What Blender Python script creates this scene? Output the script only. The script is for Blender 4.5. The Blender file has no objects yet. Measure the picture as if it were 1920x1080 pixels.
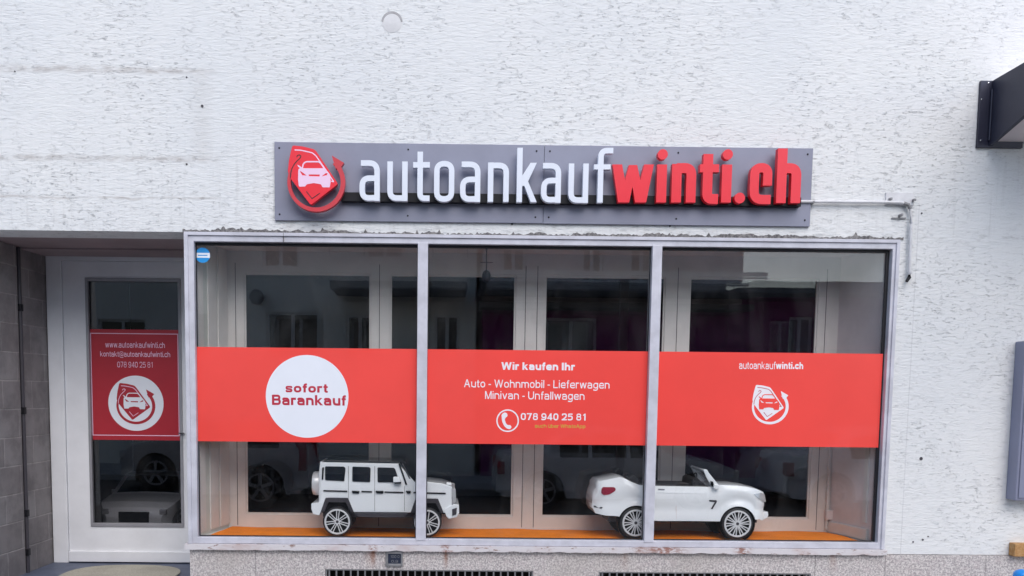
import bpy, bmesh, math, random
import numpy as np
from mathutils import Vector, Matrix
from mathutils.geometry import delaunay_2d_cdt
random.seed(7)
S = bpy.context.scene
R = math.radians

# ---------------------------------------------------------------- camera
CAM_D, CAM_H, FPX = 6.3, 1.64, 1507.0
PITCH, ROLL, YAW, SHX, SHY = -.077116, .0098616, -.0070862, .065245, .162211
cd = bpy.data.cameras.new('camera'); cam = bpy.data.objects.new('camera', cd)
S.collection.objects.link(cam); S.camera = cam
cd.sensor_width = 36; cd.lens = FPX / 1920 * 36; cd.shift_x = SHX; cd.shift_y = SHY
cd.clip_start = .05; cd.clip_end = 600
ROT = Matrix.Rotation(YAW, 3, 'Z') @ Matrix.Rotation(math.pi/2 + PITCH, 3, 'X') @ Matrix.Rotation(ROLL, 3, 'Z')
cam.matrix_world = Matrix.Translation((0, -CAM_D, CAM_H)) @ ROT.to_4x4()
def M(px, py, Y=0.0):
    """measured photo position -> metres (x, z) on the vertical plane y = Y"""
    d = ROT @ Vector(((px-960)/1920 + SHX, -(py-540)/1920 + SHY, -FPX/1920))
    t = (Y + CAM_D) / d.y
    return d.x*t, CAM_H + d.z*t
def MPP(px, py, Y=0.0):
    """metres per photo pixel near a point on the plane y = Y"""
    return M(px+.5, py, Y)[0]-M(px-.5, py, Y)[0]

# ---------------------------------------------------------------- sky, sun, exposure
SUN_EL, SUN_AZ = 47, 12          # high, in front of the shop, a little to the right
w = bpy.data.worlds.new('World'); S.world = w; w.use_nodes = True
nt = w.node_tree; bg = nt.nodes['Background']
sky = nt.nodes.new('ShaderNodeTexSky'); sky.sky_type = 'NISHITA'; sky.sun_disc = False
sky.sun_elevation = R(SUN_EL); sky.sun_rotation = R(180 - SUN_AZ); sky.dust_density = 1.5; sky.air_density = 1.0
sky.ozone_density = .8
nt.links.new(sky.outputs[0], bg.inputs[0]); bg.inputs[1].default_value = .135
ld = bpy.data.lights.new('sun', 'SUN'); ld.energy = 1.1; ld.angle = R(55); ld.color = (1, .975, .95)
sun = bpy.data.objects.new('sun', ld); S.collection.objects.link(sun)
sd = Vector((math.sin(R(SUN_AZ))*math.cos(R(SUN_EL)), -math.cos(R(SUN_AZ))*math.cos(R(SUN_EL)), math.sin(R(SUN_EL))))
sun.rotation_euler = sd.to_track_quat('Z', 'Y').to_euler(); sun.location = (3, -10, 14)
S.view_settings.view_transform = 'Standard'; S.view_settings.look = 'None'
S.view_settings.gamma = 1; S.view_settings.exposure = .77
S.view_settings.use_curve_mapping = False
S.render.engine = 'CYCLES'
S.cycles.max_bounces = 10; S.cycles.transparent_max_bounces = 16; S.cycles.glossy_bounces = 5
S.cycles.caustics_reflective = False; S.cycles.caustics_refractive = False
S.cycles.use_denoising = True

# ---------------------------------------------------------------- materials
def newmat(name):
    m = bpy.data.materials.new(name); m.use_nodes = True
    return m, m.node_tree, m.node_tree.nodes['Principled BSDF']
def node(nt, typ, **kw):
    n = nt.nodes.new(typ)
    for k, v in kw.items():
        if k.startswith('i_'):
            key = k[2:]
            n.inputs[int(key) if key.isdigit() else key].default_value = v
        else: setattr(n, k, v)
    return n
def lk(nt, a, b): nt.links.new(a, b)
def math_(nt, op, a, b=None, c=None, clamp=False):
    n = nt.nodes.new('ShaderNodeMath'); n.operation = op; n.use_clamp = clamp
    for i, v in enumerate((a, b, c)):
        if v is None: continue
        if isinstance(v, (int, float)): n.inputs[i].default_value = v
        else: nt.links.new(v, n.inputs[i])
    return n.outputs[0]
def sstep(nt, v, lo, hi):
    n = nt.nodes.new('ShaderNodeMapRange'); n.interpolation_type = 'SMOOTHSTEP'
    nt.links.new(v, n.inputs[0]); n.inputs[1].default_value = lo; n.inputs[2].default_value = hi
    return n.outputs[0]
def mixc(nt, f, a, b):
    n = nt.nodes.new('ShaderNodeMix'); n.data_type = 'RGBA'
    if isinstance(f, (int, float)): n.inputs[0].default_value = f
    else: nt.links.new(f, n.inputs[0])
    for i, v in ((6, a), (7, b)):
        if isinstance(v, tuple): n.inputs[i].default_value = (*v, 1)
        else: nt.links.new(v, n.inputs[i])
    return n.outputs[2]
def coords(nt, scale=(1,1,1)):
    t = nt.nodes.new('ShaderNodeTexCoord'); m = nt.nodes.new('ShaderNodeMapping')
    nt.links.new(t.outputs['Object'], m.inputs[0]); m.inputs['Scale'].default_value = scale
    return m.outputs[0]
def noise(nt, vec, scale, detail=4, rough=.5, dist=0):
    n = nt.nodes.new('ShaderNodeTexNoise'); nt.links.new(vec, n.inputs['Vector'])
    n.inputs['Scale'].default_value = scale; n.inputs['Detail'].default_value = detail
    n.inputs['Roughness'].default_value = rough; n.inputs['Distortion'].default_value = dist
    return n.outputs[0]
def bump(nt, b, h, strength, dist):
    n = nt.nodes.new('ShaderNodeBump'); n.inputs['Strength'].default_value = strength
    n.inputs['Distance'].default_value = dist; nt.links.new(h, n.inputs['Height']); nt.links.new(n.outputs[0], b.inputs['Normal'])
def plain(name, col, rough=.5, metal=0, var=.06, vs=9, spec=.5, coat=0, bmp=0, bs=60):
    """a surface of one colour with mild dirt variation"""
    m, nt, b = newmat(name)
    v = coords(nt); n = noise(nt, v, vs, 5, .6)
    dark = tuple(c*(1-var*2.2) for c in col)
    lk(nt, mixc(nt, sstep(nt, n, .3, .7), dark, col), b.inputs['Base Color'])
    b.inputs['Roughness'].default_value = rough; b.inputs['Metallic'].default_value = metal
    b.inputs['Specular IOR Level'].default_value = spec; b.inputs['Coat Weight'].default_value = coat
    if bmp: bump(nt, b, noise(nt, v, bs, 3), bmp, .004)
    return m

def m_stucco():
    m, nt, b = newmat('white_trowelled_render')
    v1 = coords(nt, (1, 1, 5.2)); v2 = coords(nt, (1, 1, 12)); v0 = coords(nt)
    big = noise(nt, v0, .7, 3, .5)
    ridge = noise(nt, coords(nt, (1, 1, 4.2)), 14, 5, .62, .4)
    fine = noise(nt, coords(nt, (1, 1, 2)), 42, 4, .65)
    def tears(zs, sc, c, wd, ms, lo, hi, off):
        mp = nt.nodes.new('ShaderNodeMapping'); mp.inputs['Location'].default_value = (off, 0, off*1.7); mp.inputs['Scale'].default_value = (1, 1, zs)
        lk(nt, v0, mp.inputs[0])
        l = noise(nt, mp.outputs[0], sc, 3, .6, .25)
        dd = math_(nt, 'ABSOLUTE', math_(nt, 'SUBTRACT', l, c))
        ln_ = math_(nt, 'SUBTRACT', 1, sstep(nt, dd, 0, wd))
        mp2 = nt.nodes.new('ShaderNodeMapping'); mp2.inputs['Location'].default_value = (off*2.1, 0, off); mp2.inputs['Scale'].default_value = (1, 1, 2.4)
        lk(nt, v0, mp2.inputs[0])
        return math_(nt, 'MULTIPLY', ln_, sstep(nt, noise(nt, mp2.outputs[0], ms, 3, .6), lo, hi))
    t1 = tears(9, 5.2, .50, .0075, 10, .53, .60, 0); t2 = tears(11, 6.5, .52, .009, 13, .53, .60, 3.3); t3 = tears(9, 9.5, .48, .012, 15, .54, .62, 7.9)
    crack = math_(nt, 'MAXIMUM', math_(nt, 'MAXIMUM', t1, t2), t3)
    # areas worked more or less roughly by the plasterer
    amount = math_(nt, 'ADD', .20, math_(nt, 'MULTIPLY', sstep(nt, noise(nt, v0, 1.5, 3), .36, .64), .80))
    crack = math_(nt, 'MULTIPLY', crack, amount)
    base = mixc(nt, sstep(nt, big, .3, .7), (.745, .76, .765), (.80, .805, .795))
    base = mixc(nt, math_(nt, 'MULTIPLY', sstep(nt, ridge, .55, .75), .10), base, (.60, .61, .62))
    # old stain lines left by a removed sign board, and a soot band
    sep = nt.nodes.new('ShaderNodeSeparateXYZ'); lk(nt, v0, sep.inputs[0])
    X, Z = sep.outputs[0], sep.outputs[2]
    wob = math_(nt, 'MULTIPLY', math_(nt, 'SUBTRACT', noise(nt, v0, 5, 3), .5), .06)
    xr = M(395, 130)[0]
    patch = noise(nt, coords(nt, (3, 1, 9)), 2.6, 4, .6)
    for (py, wd) in ((131, .042), (297, .040), (370, .015)):
        zc = M(200, py)[1]
        dz = math_(nt, 'ABSOLUTE', math_(nt, 'ADD', math_(nt, 'SUBTRACT', Z, zc), wob))
        s = math_(nt, 'MULTIPLY', math_(nt, 'SUBTRACT', 1, sstep(nt, dz, 0, wd)), math_(nt, 'SUBTRACT', 1, sstep(nt, X, xr-.15, xr+.12)))
        s = math_(nt, 'MULTIPLY', s, sstep(nt, patch, .28, .72))
        base = mixc(nt, math_(nt, 'MULTIPLY', s, .85), base, (.48, .45, .43))
    # faint vertical drips where the board ended and below the sign
    drip = sstep(nt, noise(nt, coords(nt, (22, 1, .8)), 1.4, 4, .6), .52, .75)
    zr = math_(nt, 'MULTIPLY', sstep(nt, Z, 2.84, 2.9), math_(nt, 'SUBTRACT', 1, sstep(nt, Z, 2.96, 4.1)))
    base = mixc(nt, math_(nt, 'MULTIPLY', math_(nt, 'MULTIPLY', drip, zr), .28), base, (.50, .50, .49))
    dx2 = math_(nt, 'ABSOLUTE', math_(nt, 'SUBTRACT', X, xr-.07))
    zr2 = math_(nt, 'MULTIPLY', sstep(nt, Z, M(200, 310)[1], M(200, 290)[1]), math_(nt, 'SUBTRACT', 1, sstep(nt, Z, M(200, 140)[1], M(200, 122)[1])))
    base = mixc(nt, math_(nt, 'MULTIPLY', math_(nt, 'MULTIPLY', math_(nt, 'SUBTRACT', 1, sstep(nt, dx2, 0, .13)), zr2), .22), base, (.55, .53, .51))
    # grime streaks above the window head
    zc = M(900, 440)[1]
    dz = math_(nt, 'ABSOLUTE', math_(nt, 'SUBTRACT', Z, zc+.03))
    s = math_(nt, 'MULTIPLY', math_(nt, 'SUBTRACT', 1, sstep(nt, dz, 0, .10)), sstep(nt, noise(nt, coords(nt, (1, 1, 3)), 9, 4, .7), .48, .70))
    base = mixc(nt, math_(nt, 'MULTIPLY', s, .5), base, (.42, .42, .42))
    # plastered-over chase running down beside the window
    xc = M(1712, 600)[0]
    dx = math_(nt, 'ABSOLUTE', math_(nt, 'SUBTRACT', X, math_(nt, 'ADD', math_(nt, 'MULTIPLY', wob, .12), xc)))
    s = math_(nt, 'MULTIPLY', math_(nt, 'SUBTRACT', 1, sstep(nt, dx, 0, .006)), math_(nt, 'SUBTRACT', 1, sstep(nt, Z, 3.1, 3.15)))
    base = mixc(nt, math_(nt, 'MULTIPLY', s, .35), base, (.4, .4, .41))
    col = mixc(nt, math_(nt, 'MULTIPLY', crack, .70), base, (.27, .28, .31))  # crevice dirt, its dark colour also stands in for shade the bump lacks
    lk(nt, col, b.inputs['Base Color']); b.inputs['Roughness'].default_value = .85
    b.inputs['Specular IOR Level'].default_value = .25
    h = math_(nt, 'ADD', math_(nt, 'MULTIPLY', ridge, .7), math_(nt, 'MULTIPLY', fine, .30))
    h = math_(nt, 'SUBTRACT', h, math_(nt, 'MULTIPLY', crack, .5))
    bump(nt, b, h, .85, .010)
    return m
def m_granite():
    m, nt, b = newmat('speckled_granite')
    v = coords(nt)
    n1 = noise(nt, v, 70, 3, .75); n2 = noise(nt, v, 36, 3, .6); n3 = noise(nt, v, 1.6, 4, .6)
    c = mixc(nt, sstep(nt, n1, .38, .62), (.32, .29, .29), (.70, .655, .63))
    c = mixc(nt, math_(nt, 'MULTIPLY', sstep(nt, n2, .52, .66), .6), c, (.50, .43, .43))
    c = mixc(nt, math_(nt, 'MULTIPLY', sstep(nt, n3, .45, .7), .35), c, (.40, .36, .32))
    sep = nt.nodes.new('ShaderNodeSeparateXYZ'); lk(nt, v, sep.inputs[0])
    # rust runs below the ledge and slab joints
    for px, wd, st in ((700, .035, .7), (836, .03, .85), (693, .06, .3), (1170, .05, .3), (1560, .05, .3)):
        xc = M(px, 1050)[0]
        dx = math_(nt, 'ABSOLUTE', math_(nt, 'SUBTRACT', sep.outputs[0], xc))
        s = math_(nt, 'MULTIPLY', math_(nt, 'SUBTRACT', 1, sstep(nt, dx, 0, wd)), sstep(nt, sep.outputs[2], .2, .40))
        s = math_(nt, 'MULTIPLY', s, sstep(nt, noise(nt, coords(nt, (8, 1, 1)), 4, 4, .6), .2, .5))
        c = mixc(nt, math_(nt, 'MULTIPLY', s, min(1, st*1.25)), c, (.25, .085, .03))
    for px in (480, 1527, 1658, 1846):
        xc = M(px, 1060)[0]
        dx = math_(nt, 'ABSOLUTE', math_(nt, 'SUBTRACT', sep.outputs[0], xc))
        s = math_(nt, 'SUBTRACT', 1, sstep(nt, dx, .001, .006))
        c = mixc(nt, math_(nt, 'MULTIPLY', s, .65), c, (.16, .15, .15))
    lk(nt, c, b.inputs['Base Color']); b.inputs['Roughness'].default_value = .7
    bump(nt, b, n1, .25, .004)
    return m
def m_blocks():
    m, nt, b = newmat('grey_block_masonry')
    t = nt.nodes.new('ShaderNodeTexCoord'); sep = nt.nodes.new('ShaderNodeSeparateXYZ'); lk(nt, t.outputs['Object'], sep.inputs[0])
    cmb = nt.nodes.new('ShaderNodeCombineXYZ'); lk(nt, math_(nt, 'ADD', sep.outputs[1], 0.17), cmb.inputs[0]); lk(nt, sep.outputs[2], cmb.inputs[1])
    br = nt.nodes.new('ShaderNodeTexBrick'); lk(nt, cmb.outputs[0], br.inputs['Vector'])
    br.inputs['Scale'].default_value = 1; br.inputs['Brick Width'].default_value = .42; br.inputs['Row Height'].default_value = .243
    br.inputs['Mortar Size'].default_value = .008; br.inputs['Mortar Smooth'].default_value = .8
    br.inputs['Color1'].default_value = (.225, .205, .205, 1); br.inputs['Color2'].default_value = (.28, .262, .262, 1)
    br.inputs['Mortar'].default_value = (.37, .345, .335, 1); br.inputs['Bias'].default_value = 0
    v = coords(nt); n = noise(nt, v, 4, 6, .65); n2 = noise(nt, coords(nt, (1, 1, .35)), 9, 5, .6)
    c = mixc(nt, math_(nt, 'MULTIPLY', sstep(nt, n, .35, .7), .75), br.outputs['Color'], (.14, .125, .13))
    c = mixc(nt, math_(nt, 'MULTIPLY', sstep(nt, n2, .5, .8), .3), c, (.38, .35, .34))
    lk(nt, c, b.inputs['Base Color']); b.inputs['Roughness'].default_value = .8
    bump(nt, b, math_(nt, 'SUBTRACT', n, math_(nt, 'MULTIPLY', br.outputs['Fac'], .6)), .5, .01)
    return m
def m_ledge():
    m, nt, b = newmat('worn_painted_ledge')
    v = coords(nt, (1, 1, 3)); n = noise(nt, v, 11, 5, .7); n2 = noise(nt, coords(nt, (.5, 1, 1)), 5, 4, .6)
    c = mixc(nt, sstep(nt, n, .57, .66), (.66, .63, .64), (.30, .20, .17))
    c = mixc(nt, math_(nt, 'MULTIPLY', sstep(nt, n2, .5, .7), .6), c, (.50, .36, .33))
    sep = nt.nodes.new('ShaderNodeSeparateXYZ'); lk(nt, coords(nt), sep.inputs[0])
    for px, wd in ((1240, .28), (836, .07), (1390, .10), (700, .05)):
        dx = math_(nt, 'ABSOLUTE', math_(nt, 'SUBTRACT', sep.outputs[0], M(px, 1022)[0]))
        sr = math_(nt, 'MULTIPLY', math_(nt, 'SUBTRACT', 1, sstep(nt, dx, 0, wd)), sstep(nt, noise(nt, coords(nt, (1, 1, 2)), 24, 4, .7), .42, .56))
        c = mixc(nt, math_(nt, 'MULTIPLY', sr, .85), c, (.26, .08, .04))
    lk(nt, c, b.inputs['Base Color']); b.inputs['Roughness'].default_value = .6
    bump(nt, b, n, .3, .004)
    return m
def m_glass(name, tint=(1, 1, 1), ior=1.52, rough=0.0):
    m = bpy.data.materials.new(name); m.use_nodes = True; nt = m.node_tree
    nt.nodes.remove(nt.nodes['Principled BSDF']); out = nt.nodes['Material Output']
    tr = nt.nodes.new('ShaderNodeBsdfTransparent'); tr.inputs[0].default_value = (*tint, 1)
    gl = nt.nodes.new('ShaderNodeBsdfGlossy'); gl.inputs['Roughness'].default_value = rough
    f0 = ((ior-1)/(ior+1))**2
    geo = nt.nodes.new('ShaderNodeNewGeometry'); dp = nt.nodes.new('ShaderNodeVectorMath'); dp.operation = 'DOT_PRODUCT'
    lk(nt, geo.outputs['Normal'], dp.inputs[0]); lk(nt, geo.outputs['Incoming'], dp.inputs[1])
    c = math_(nt, 'ABSOLUTE', dp.outputs['Value'])
    fres = math_(nt, 'ADD', f0, math_(nt, 'MULTIPLY', math_(nt, 'POWER', math_(nt, 'SUBTRACT', 1, c), 5), 1-f0))
    # a very slight waviness of the float glass
    v = coords(nt); n = noise(nt, v, 1.3, 2)
    bp = nt.nodes.new('ShaderNodeBump'); bp.inputs['Strength'].default_value = .06; bp.inputs['Distance'].default_value = .01
    lk(nt, n, bp.inputs['Height']); lk(nt, bp.outputs[0], gl.inputs['Normal'])
    mx = nt.nodes.new('ShaderNodeMixShader'); lk(nt, fres, mx.inputs[0]); lk(nt, tr.outputs[0], mx.inputs[1]); lk(nt, gl.outputs[0], mx.inputs[2])
    # thin uneven film of dust and wiping smears
    du = nt.nodes.new('ShaderNodeBsdfDiffuse'); du.inputs[0].default_value = (.6, .6, .6, 1)
    sm = math_(nt, 'MULTIPLY', sstep(nt, noise(nt, coords(nt, (1, 1, .5)), 3.2, 6, .65, 1.2), .42, .8), .014)
    m2 = nt.nodes.new('ShaderNodeMixShader'); lk(nt, sm, m2.inputs[0]); lk(nt, mx.outputs[0], m2.inputs[1]); lk(nt, du.outputs[0], m2.inputs[2])
    lk(nt, m2.outputs[0], out.inputs['Surface'])
    return m
def m_speckle(name, a, bcol, scale, rough=.8, bmp=.2):
    m, nt, b = newmat(name); v = coords(nt); n = noise(nt, v, scale, 5, .7); n2 = noise(nt, v, scale*.06, 3)
    c = mixc(nt, sstep(nt, n, .35, .65), a, bcol)
    c = mixc(nt, math_(nt, 'MULTIPLY', sstep(nt, n2, .4, .7), .3), c, tuple(x*.6 for x in a))
    lk(nt, c, b.inputs['Base Color']); b.inputs['Roughness'].default_value = rough; bump(nt, b, n, bmp, .004)
    return m
MT = dict(
    stucco=m_stucco(), granite=m_granite(), blocks=m_blocks(), ledge=m_ledge(),
    alu=plain('lilac_grey_aluminium', (.63, .63, .695), .38, .0, .09, 7),
    alu_dark=plain('dull_aluminium', (.36, .355, .38), .45, .3, .06, 6),
    rubber=plain('black_rubber', (.012, .012, .016), .5),
    glass=m_glass('shop_glass', (.99, .995, .99), 1.62), glass_dark=m_glass('tinted_back_pane', (.16, .16, .17), 1.75),
    glass_door=m_glass('door_glass', (.72, .72, .73), 1.75),
    red=plain('red_film', (.95, .080, .064), .30, 0, .035, 1.2, coat=.6),
    red_door=plain('dark_red_film', (.46, .028, .042), .3, 0, .05, 3),
    white_film=plain('white_film', (.84, .87, .93), .35, 0, .015, 3),
    white_ink=plain('white_ink', (.86, .84, .88), .4, 0, .01), pink_ink=plain('pale_pink_ink', (.88, .62, .80), .4, 0, .01),
    yellow_ink=plain('mustard_ink', (.55, .50, .06), .5, 0, .02), wine_ink=plain('crimson_ink', (.52, .03, .06), .4, 0, .02),
    blue_ink=plain('sky_blue_film', (.02, .30, .72), .35, 0, .02), black_ink=plain('black_ink', (.015, .012, .015), .5),
    panel=plain('slate_grey_composite', (.25, .26, .335), .42, .1, .05, 3),
    letter_white=plain('white_acrylic', (.76, .80, .88), .3, 0, .015), letter_red=plain('red_acrylic', (.86, .026, .045), .3, 0, .02),
    logo_ring=plain('dull_red_acrylic', (.62, .05, .065), .32, 0, .03),
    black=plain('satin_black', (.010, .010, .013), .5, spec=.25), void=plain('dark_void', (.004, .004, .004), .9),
    paint=plain('white_door_paint', (.83, .84, .87), .42, 0, .04, 3),
    part=plain('off_white_woodwork', (.73, .70, .675), .5, 0, .06, 3),
    case=plain('pale_display_lining', (.78, .71, .71), .6, 0, .08, 2),
    case_l=plain('greenish_display_lining', (.64, .66, .62), .5, 0, .08, 3),
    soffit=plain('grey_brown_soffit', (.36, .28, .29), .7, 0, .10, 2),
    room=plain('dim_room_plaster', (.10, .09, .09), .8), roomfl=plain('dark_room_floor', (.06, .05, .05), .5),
    orange=plain('orange_cloth', (.98, .27, .02), .75, 0, .07, 6, .2, bmp=.3, bs=25),
    toy_white=plain('glossy_white_plastic', (.90, .92, .95), .16, 0, .012, 4, coat=.6),
    toy_grey=plain('dark_grey_plastic', (.055, .05, .06), .45), tyre=plain('black_tyre', (.018, .018, .022), .6),
    rim=plain('silver_rim', (.85, .85, .87), .3, .2, .03), chrome=plain('chrome', (.75, .75, .77), .12, 1, .02),
    gloss_black=plain('black_glazing', (.004, .005, .008), .10, spec=.3), tail=plain('dark_red_lens', (.30, .006, .03), .15),
    lens=plain('clear_lens', (.62, .62, .64), .12, .3, .05, 30), seat=plain('black_seat_plastic', (.02, .02, .024), .5),
    anthracite=plain('anthracite_sheet_metal', (.035, .037, .062), .42, .2, .08, 5),
    boxgrey=plain('grey_cabinet_paint', (.245, .26, .36), .42, .1, .04, 3),
    pipe=plain('grey_white_conduit', (.72, .72, .74), .45, 0, .08, 14), mortar=m_speckle('crumbling_mortar', (.09, .085, .09), (.30, .29, .28), 60, .9, .8),
    wood=m_speckle('raw_wood', (.42, .20, .06), (.60, .36, .16), 30, .8), blue=plain('bright_blue_plastic', (.01, .27, .80), .3, 0, .03),
    step=plain('blue_grey_step_paint', (.10, .12, .18), .55, 0, .12, 6, bmp=.2), mat_b=m_speckle('beige_bristle_mat', (.33, .31, .26), (.46, .44, .36), 70, .9, .5),
    grille=plain('galvanised_bar', (.30, .30, .31), .5, .5, .1, 20), patchm=plain('filler_patch', (.72, .715, .72), .8, 0, .04, 12, bmp=.3),
    pave=m_speckle('concrete_paving', (.34, .34, .34), (.46, .46, .45), 50), asphalt=m_speckle('asphalt', (.04, .04, .042), (.07, .07, .072), 90),
    ground=m_speckle('distant_ground', (.10, .10, .09), (.16, .16, .14), 6),
    opp_grey=m_speckle('pale_grey_render', (.74, .72, .66), (.82, .80, .75), 14), opp_purple=plain('plum_render', (.24, .04, .16), .8, 0, .08, 2),
    opp_rose=m_speckle('rose_grey_render', (.66, .56, .56), (.74, .64, .63), 14), opp_dark=plain('grey_concrete_slab', (.14, .14, .15), .7),
    shutter=plain('grey_shutter_paint', (.78, .79, .80), .5), opp_white=plain('white_window_paint', (.7, .7, .7), .5),
    curtain=plain('net_curtain', (.30, .30, .29), .9), tile=m_speckle('roof_tiles', (.16, .07, .05), (.24, .12, .08), 12),
    carglass=plain('dark_car_glass', (.012, .014, .018), .05), car_silver=plain('silver_car_paint', (.62, .63, .67), .25, .0, .03, coat=.6),
    car_white=plain('white_car_paint', (.82, .83, .86), .25, 0, .02, coat=.6), car_dark=plain('grey_car_paint', (.46, .45, .48), .22, .0, .03, coat=.7),
)

# ---------------------------------------------------------------- object helpers
COL = S.collection
def tag(o, label=None, cat=None, group=None, kind=None):
    if label: o['label'] = label
    if cat: o['category'] = cat
    if group: o['group'] = group
    if kind: o['kind'] = kind
    return o
def thing(name, loc, label, cat, group=None, rz=0):
    o = bpy.data.objects.new(name, None); COL.objects.link(o); o.location = loc; o.rotation_euler = (0, 0, rz)
    o.empty_display_size = .2
    return tag(o, label, cat, group)
def obj(name, bm, mat, parent=None, smooth=False, bev=0, local=False, label=None, seg=2, ang=35):
    bmesh.ops.remove_doubles(bm, verts=bm.verts, dist=1e-6)
    bmesh.ops.recalc_face_normals(bm, faces=bm.faces)
    me = bpy.data.meshes.new(name); bm.to_mesh(me); bm.free()
    me.materials.append(MT[mat] if isinstance(mat, str) else mat)
    if smooth:
        for p in me.polygons: p.use_smooth = True
        try: me.set_sharp_from_angle(angle=R(ang))
        except Exception: pass
    o = bpy.data.objects.new(name, me); COL.objects.link(o)
    if parent:
        o.parent = parent
        if parent.type == 'EMPTY' and not local:
            o.matrix_parent_inverse = Matrix.Translation(-Vector(parent.location))
    if bev:
        b = o.modifiers.new('bevel', 'BEVEL'); b.width = bev; b.segments = seg; b.limit_method = 'ANGLE'; b.angle_limit = R(40)
    if label: o['label'] = label
    return o
def bx(bm, x0, x1, y0, y1, z0, z1):
    vs = [bm.verts.new((x, y, z)) for x in (x0, x1) for y in (y0, y1) for z in (z0, z1)]
    for f in ((0,1,3,2),(4,6,7,5),(0,4,5,1),(2,3,7,6),(0,2,6,4),(1,5,7,3)): bm.faces.new([vs[i] for i in f])
    return vs
def boxes(*bs):
    bm = bmesh.new()
    for b in bs: bx(bm, *b)
    return bm
def prism(bm, pts, axis, a, b):
    """extrude polygon pts (2D) along axis between a and b. axis x: pts=(y,z); y: (x,z); z: (x,y)"""
    def mk(p, t):
        if axis == 'x': return (t, p[0], p[1])
        if axis == 'y': return (p[0], t, p[1])
        return (p[0], p[1], t)
    A = [bm.verts.new(mk(p, a)) for p in pts]; B = [bm.verts.new(mk(p, b)) for p in pts]
    bm.faces.new(A); bm.faces.new(B[::-1]); n = len(pts)
    for i in range(n): bm.faces.new((A[i], A[(i+1) % n], B[(i+1) % n], B[i]))
def tube(bm, pts, r, n=12, cap=True):
    pts = [Vector(p) for p in pts]; rings = []
    for i, p in enumerate(pts):
        d = (pts[min(i+1, len(pts)-1)] - pts[max(i-1, 0)]).normalized()
        u = d.cross(Vector((0, 0, 1)));
        if u.length < .1: u = d.cross(Vector((0, 1, 0)))
        u.normalize(); v = d.cross(u)
        rr = r[i] if isinstance(r, (list, tuple)) else r
        rings.append([bm.verts.new(p + u*math.cos(2*math.pi*k/n)*rr + v*math.sin(2*math.pi*k/n)*rr) for k in range(n)])
    for a, b in zip(rings, rings[1:]):
        for k in range(n): bm.faces.new((a[k], a[(k+1) % n], b[(k+1) % n], b[k]))
    if cap: bm.faces.new(rings[0]); bm.faces.new(rings[-1][::-1])
def lathe_y(bm, prof, cx, cz, n=48):
    """prof: list of (r, y) revolved about the y axis through (cx, cz)"""
    rings = []
    for r, y in prof:
        if r < 1e-5: rings.append([bm.verts.new((cx, y, cz))])
        else: rings.append([bm.verts.new((cx + r*math.cos(2*math.pi*k/n), y, cz + r*math.sin(2*math.pi*k/n))) for k in range(n)])
    for a, b in zip(rings, rings[1:]):
        for k in range(n):
            k2 = (k+1) % n
            if len(a) == 1 and len(b) == 1: continue
            if len(a) == 1: bm.faces.new((a[0], b[k2], b[k]))
            elif len(b) == 1: bm.faces.new((a[k], a[k2], b[0]))
            else: bm.faces.new((a[k], a[k2], b[k2], b[k]))
def circ(cx, cz, r, n=40, a0=0, a1=360):
    if a1 - a0 >= 360: return [(cx + r*math.cos(2*math.pi*k/n), cz + r*math.sin(2*math.pi*k/n)) for k in range(n)]
    return [(cx + r*math.cos(R(a0+(a1-a0)*k/n)), cz + r*math.sin(R(a0+(a1-a0)*k/n))) for k in range(n+1)]
def fillet(path, r, closed=False, n=7):
    out = []; m = len(path)
    for i, p in enumerate(path):
        if not closed and i in (0, m-1): out.append(tuple(p)); continue
        p = Vector(p); a = Vector(path[i-1]); b = Vector(path[(i+1) % m])
        rr = min(r, (a-p).length*.499, (b-p).length*.499)
        s = p + (a-p).normalized()*rr; e = p + (b-p).normalized()*rr
        for k in range(n+1):
            t = k/n; q = s*(1-t)**2 + p*2*t*(1-t) + e*t*t; out.append((q.x, q.y))
    return out
def stroke(path, w, closed=False):
    """polygons covering a thick line"""
    P = [Vector(p) for p in path]; out = []
    if closed: P = P + [P[0]]
    for i in range(len(P)-1):
        a, b = P[i], P[i+1]; d = b-a
        if d.length < 1e-7: continue
        nn = Vector((-d.y, d.x)).normalized()*w/2
        out.append([tuple(a+nn), tuple(b+nn), tuple(b-nn), tuple(a-nn)])
        if i > 0 or closed: out.append(circ(a.x, a.y, w/2*.999, 14))
    return out
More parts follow.
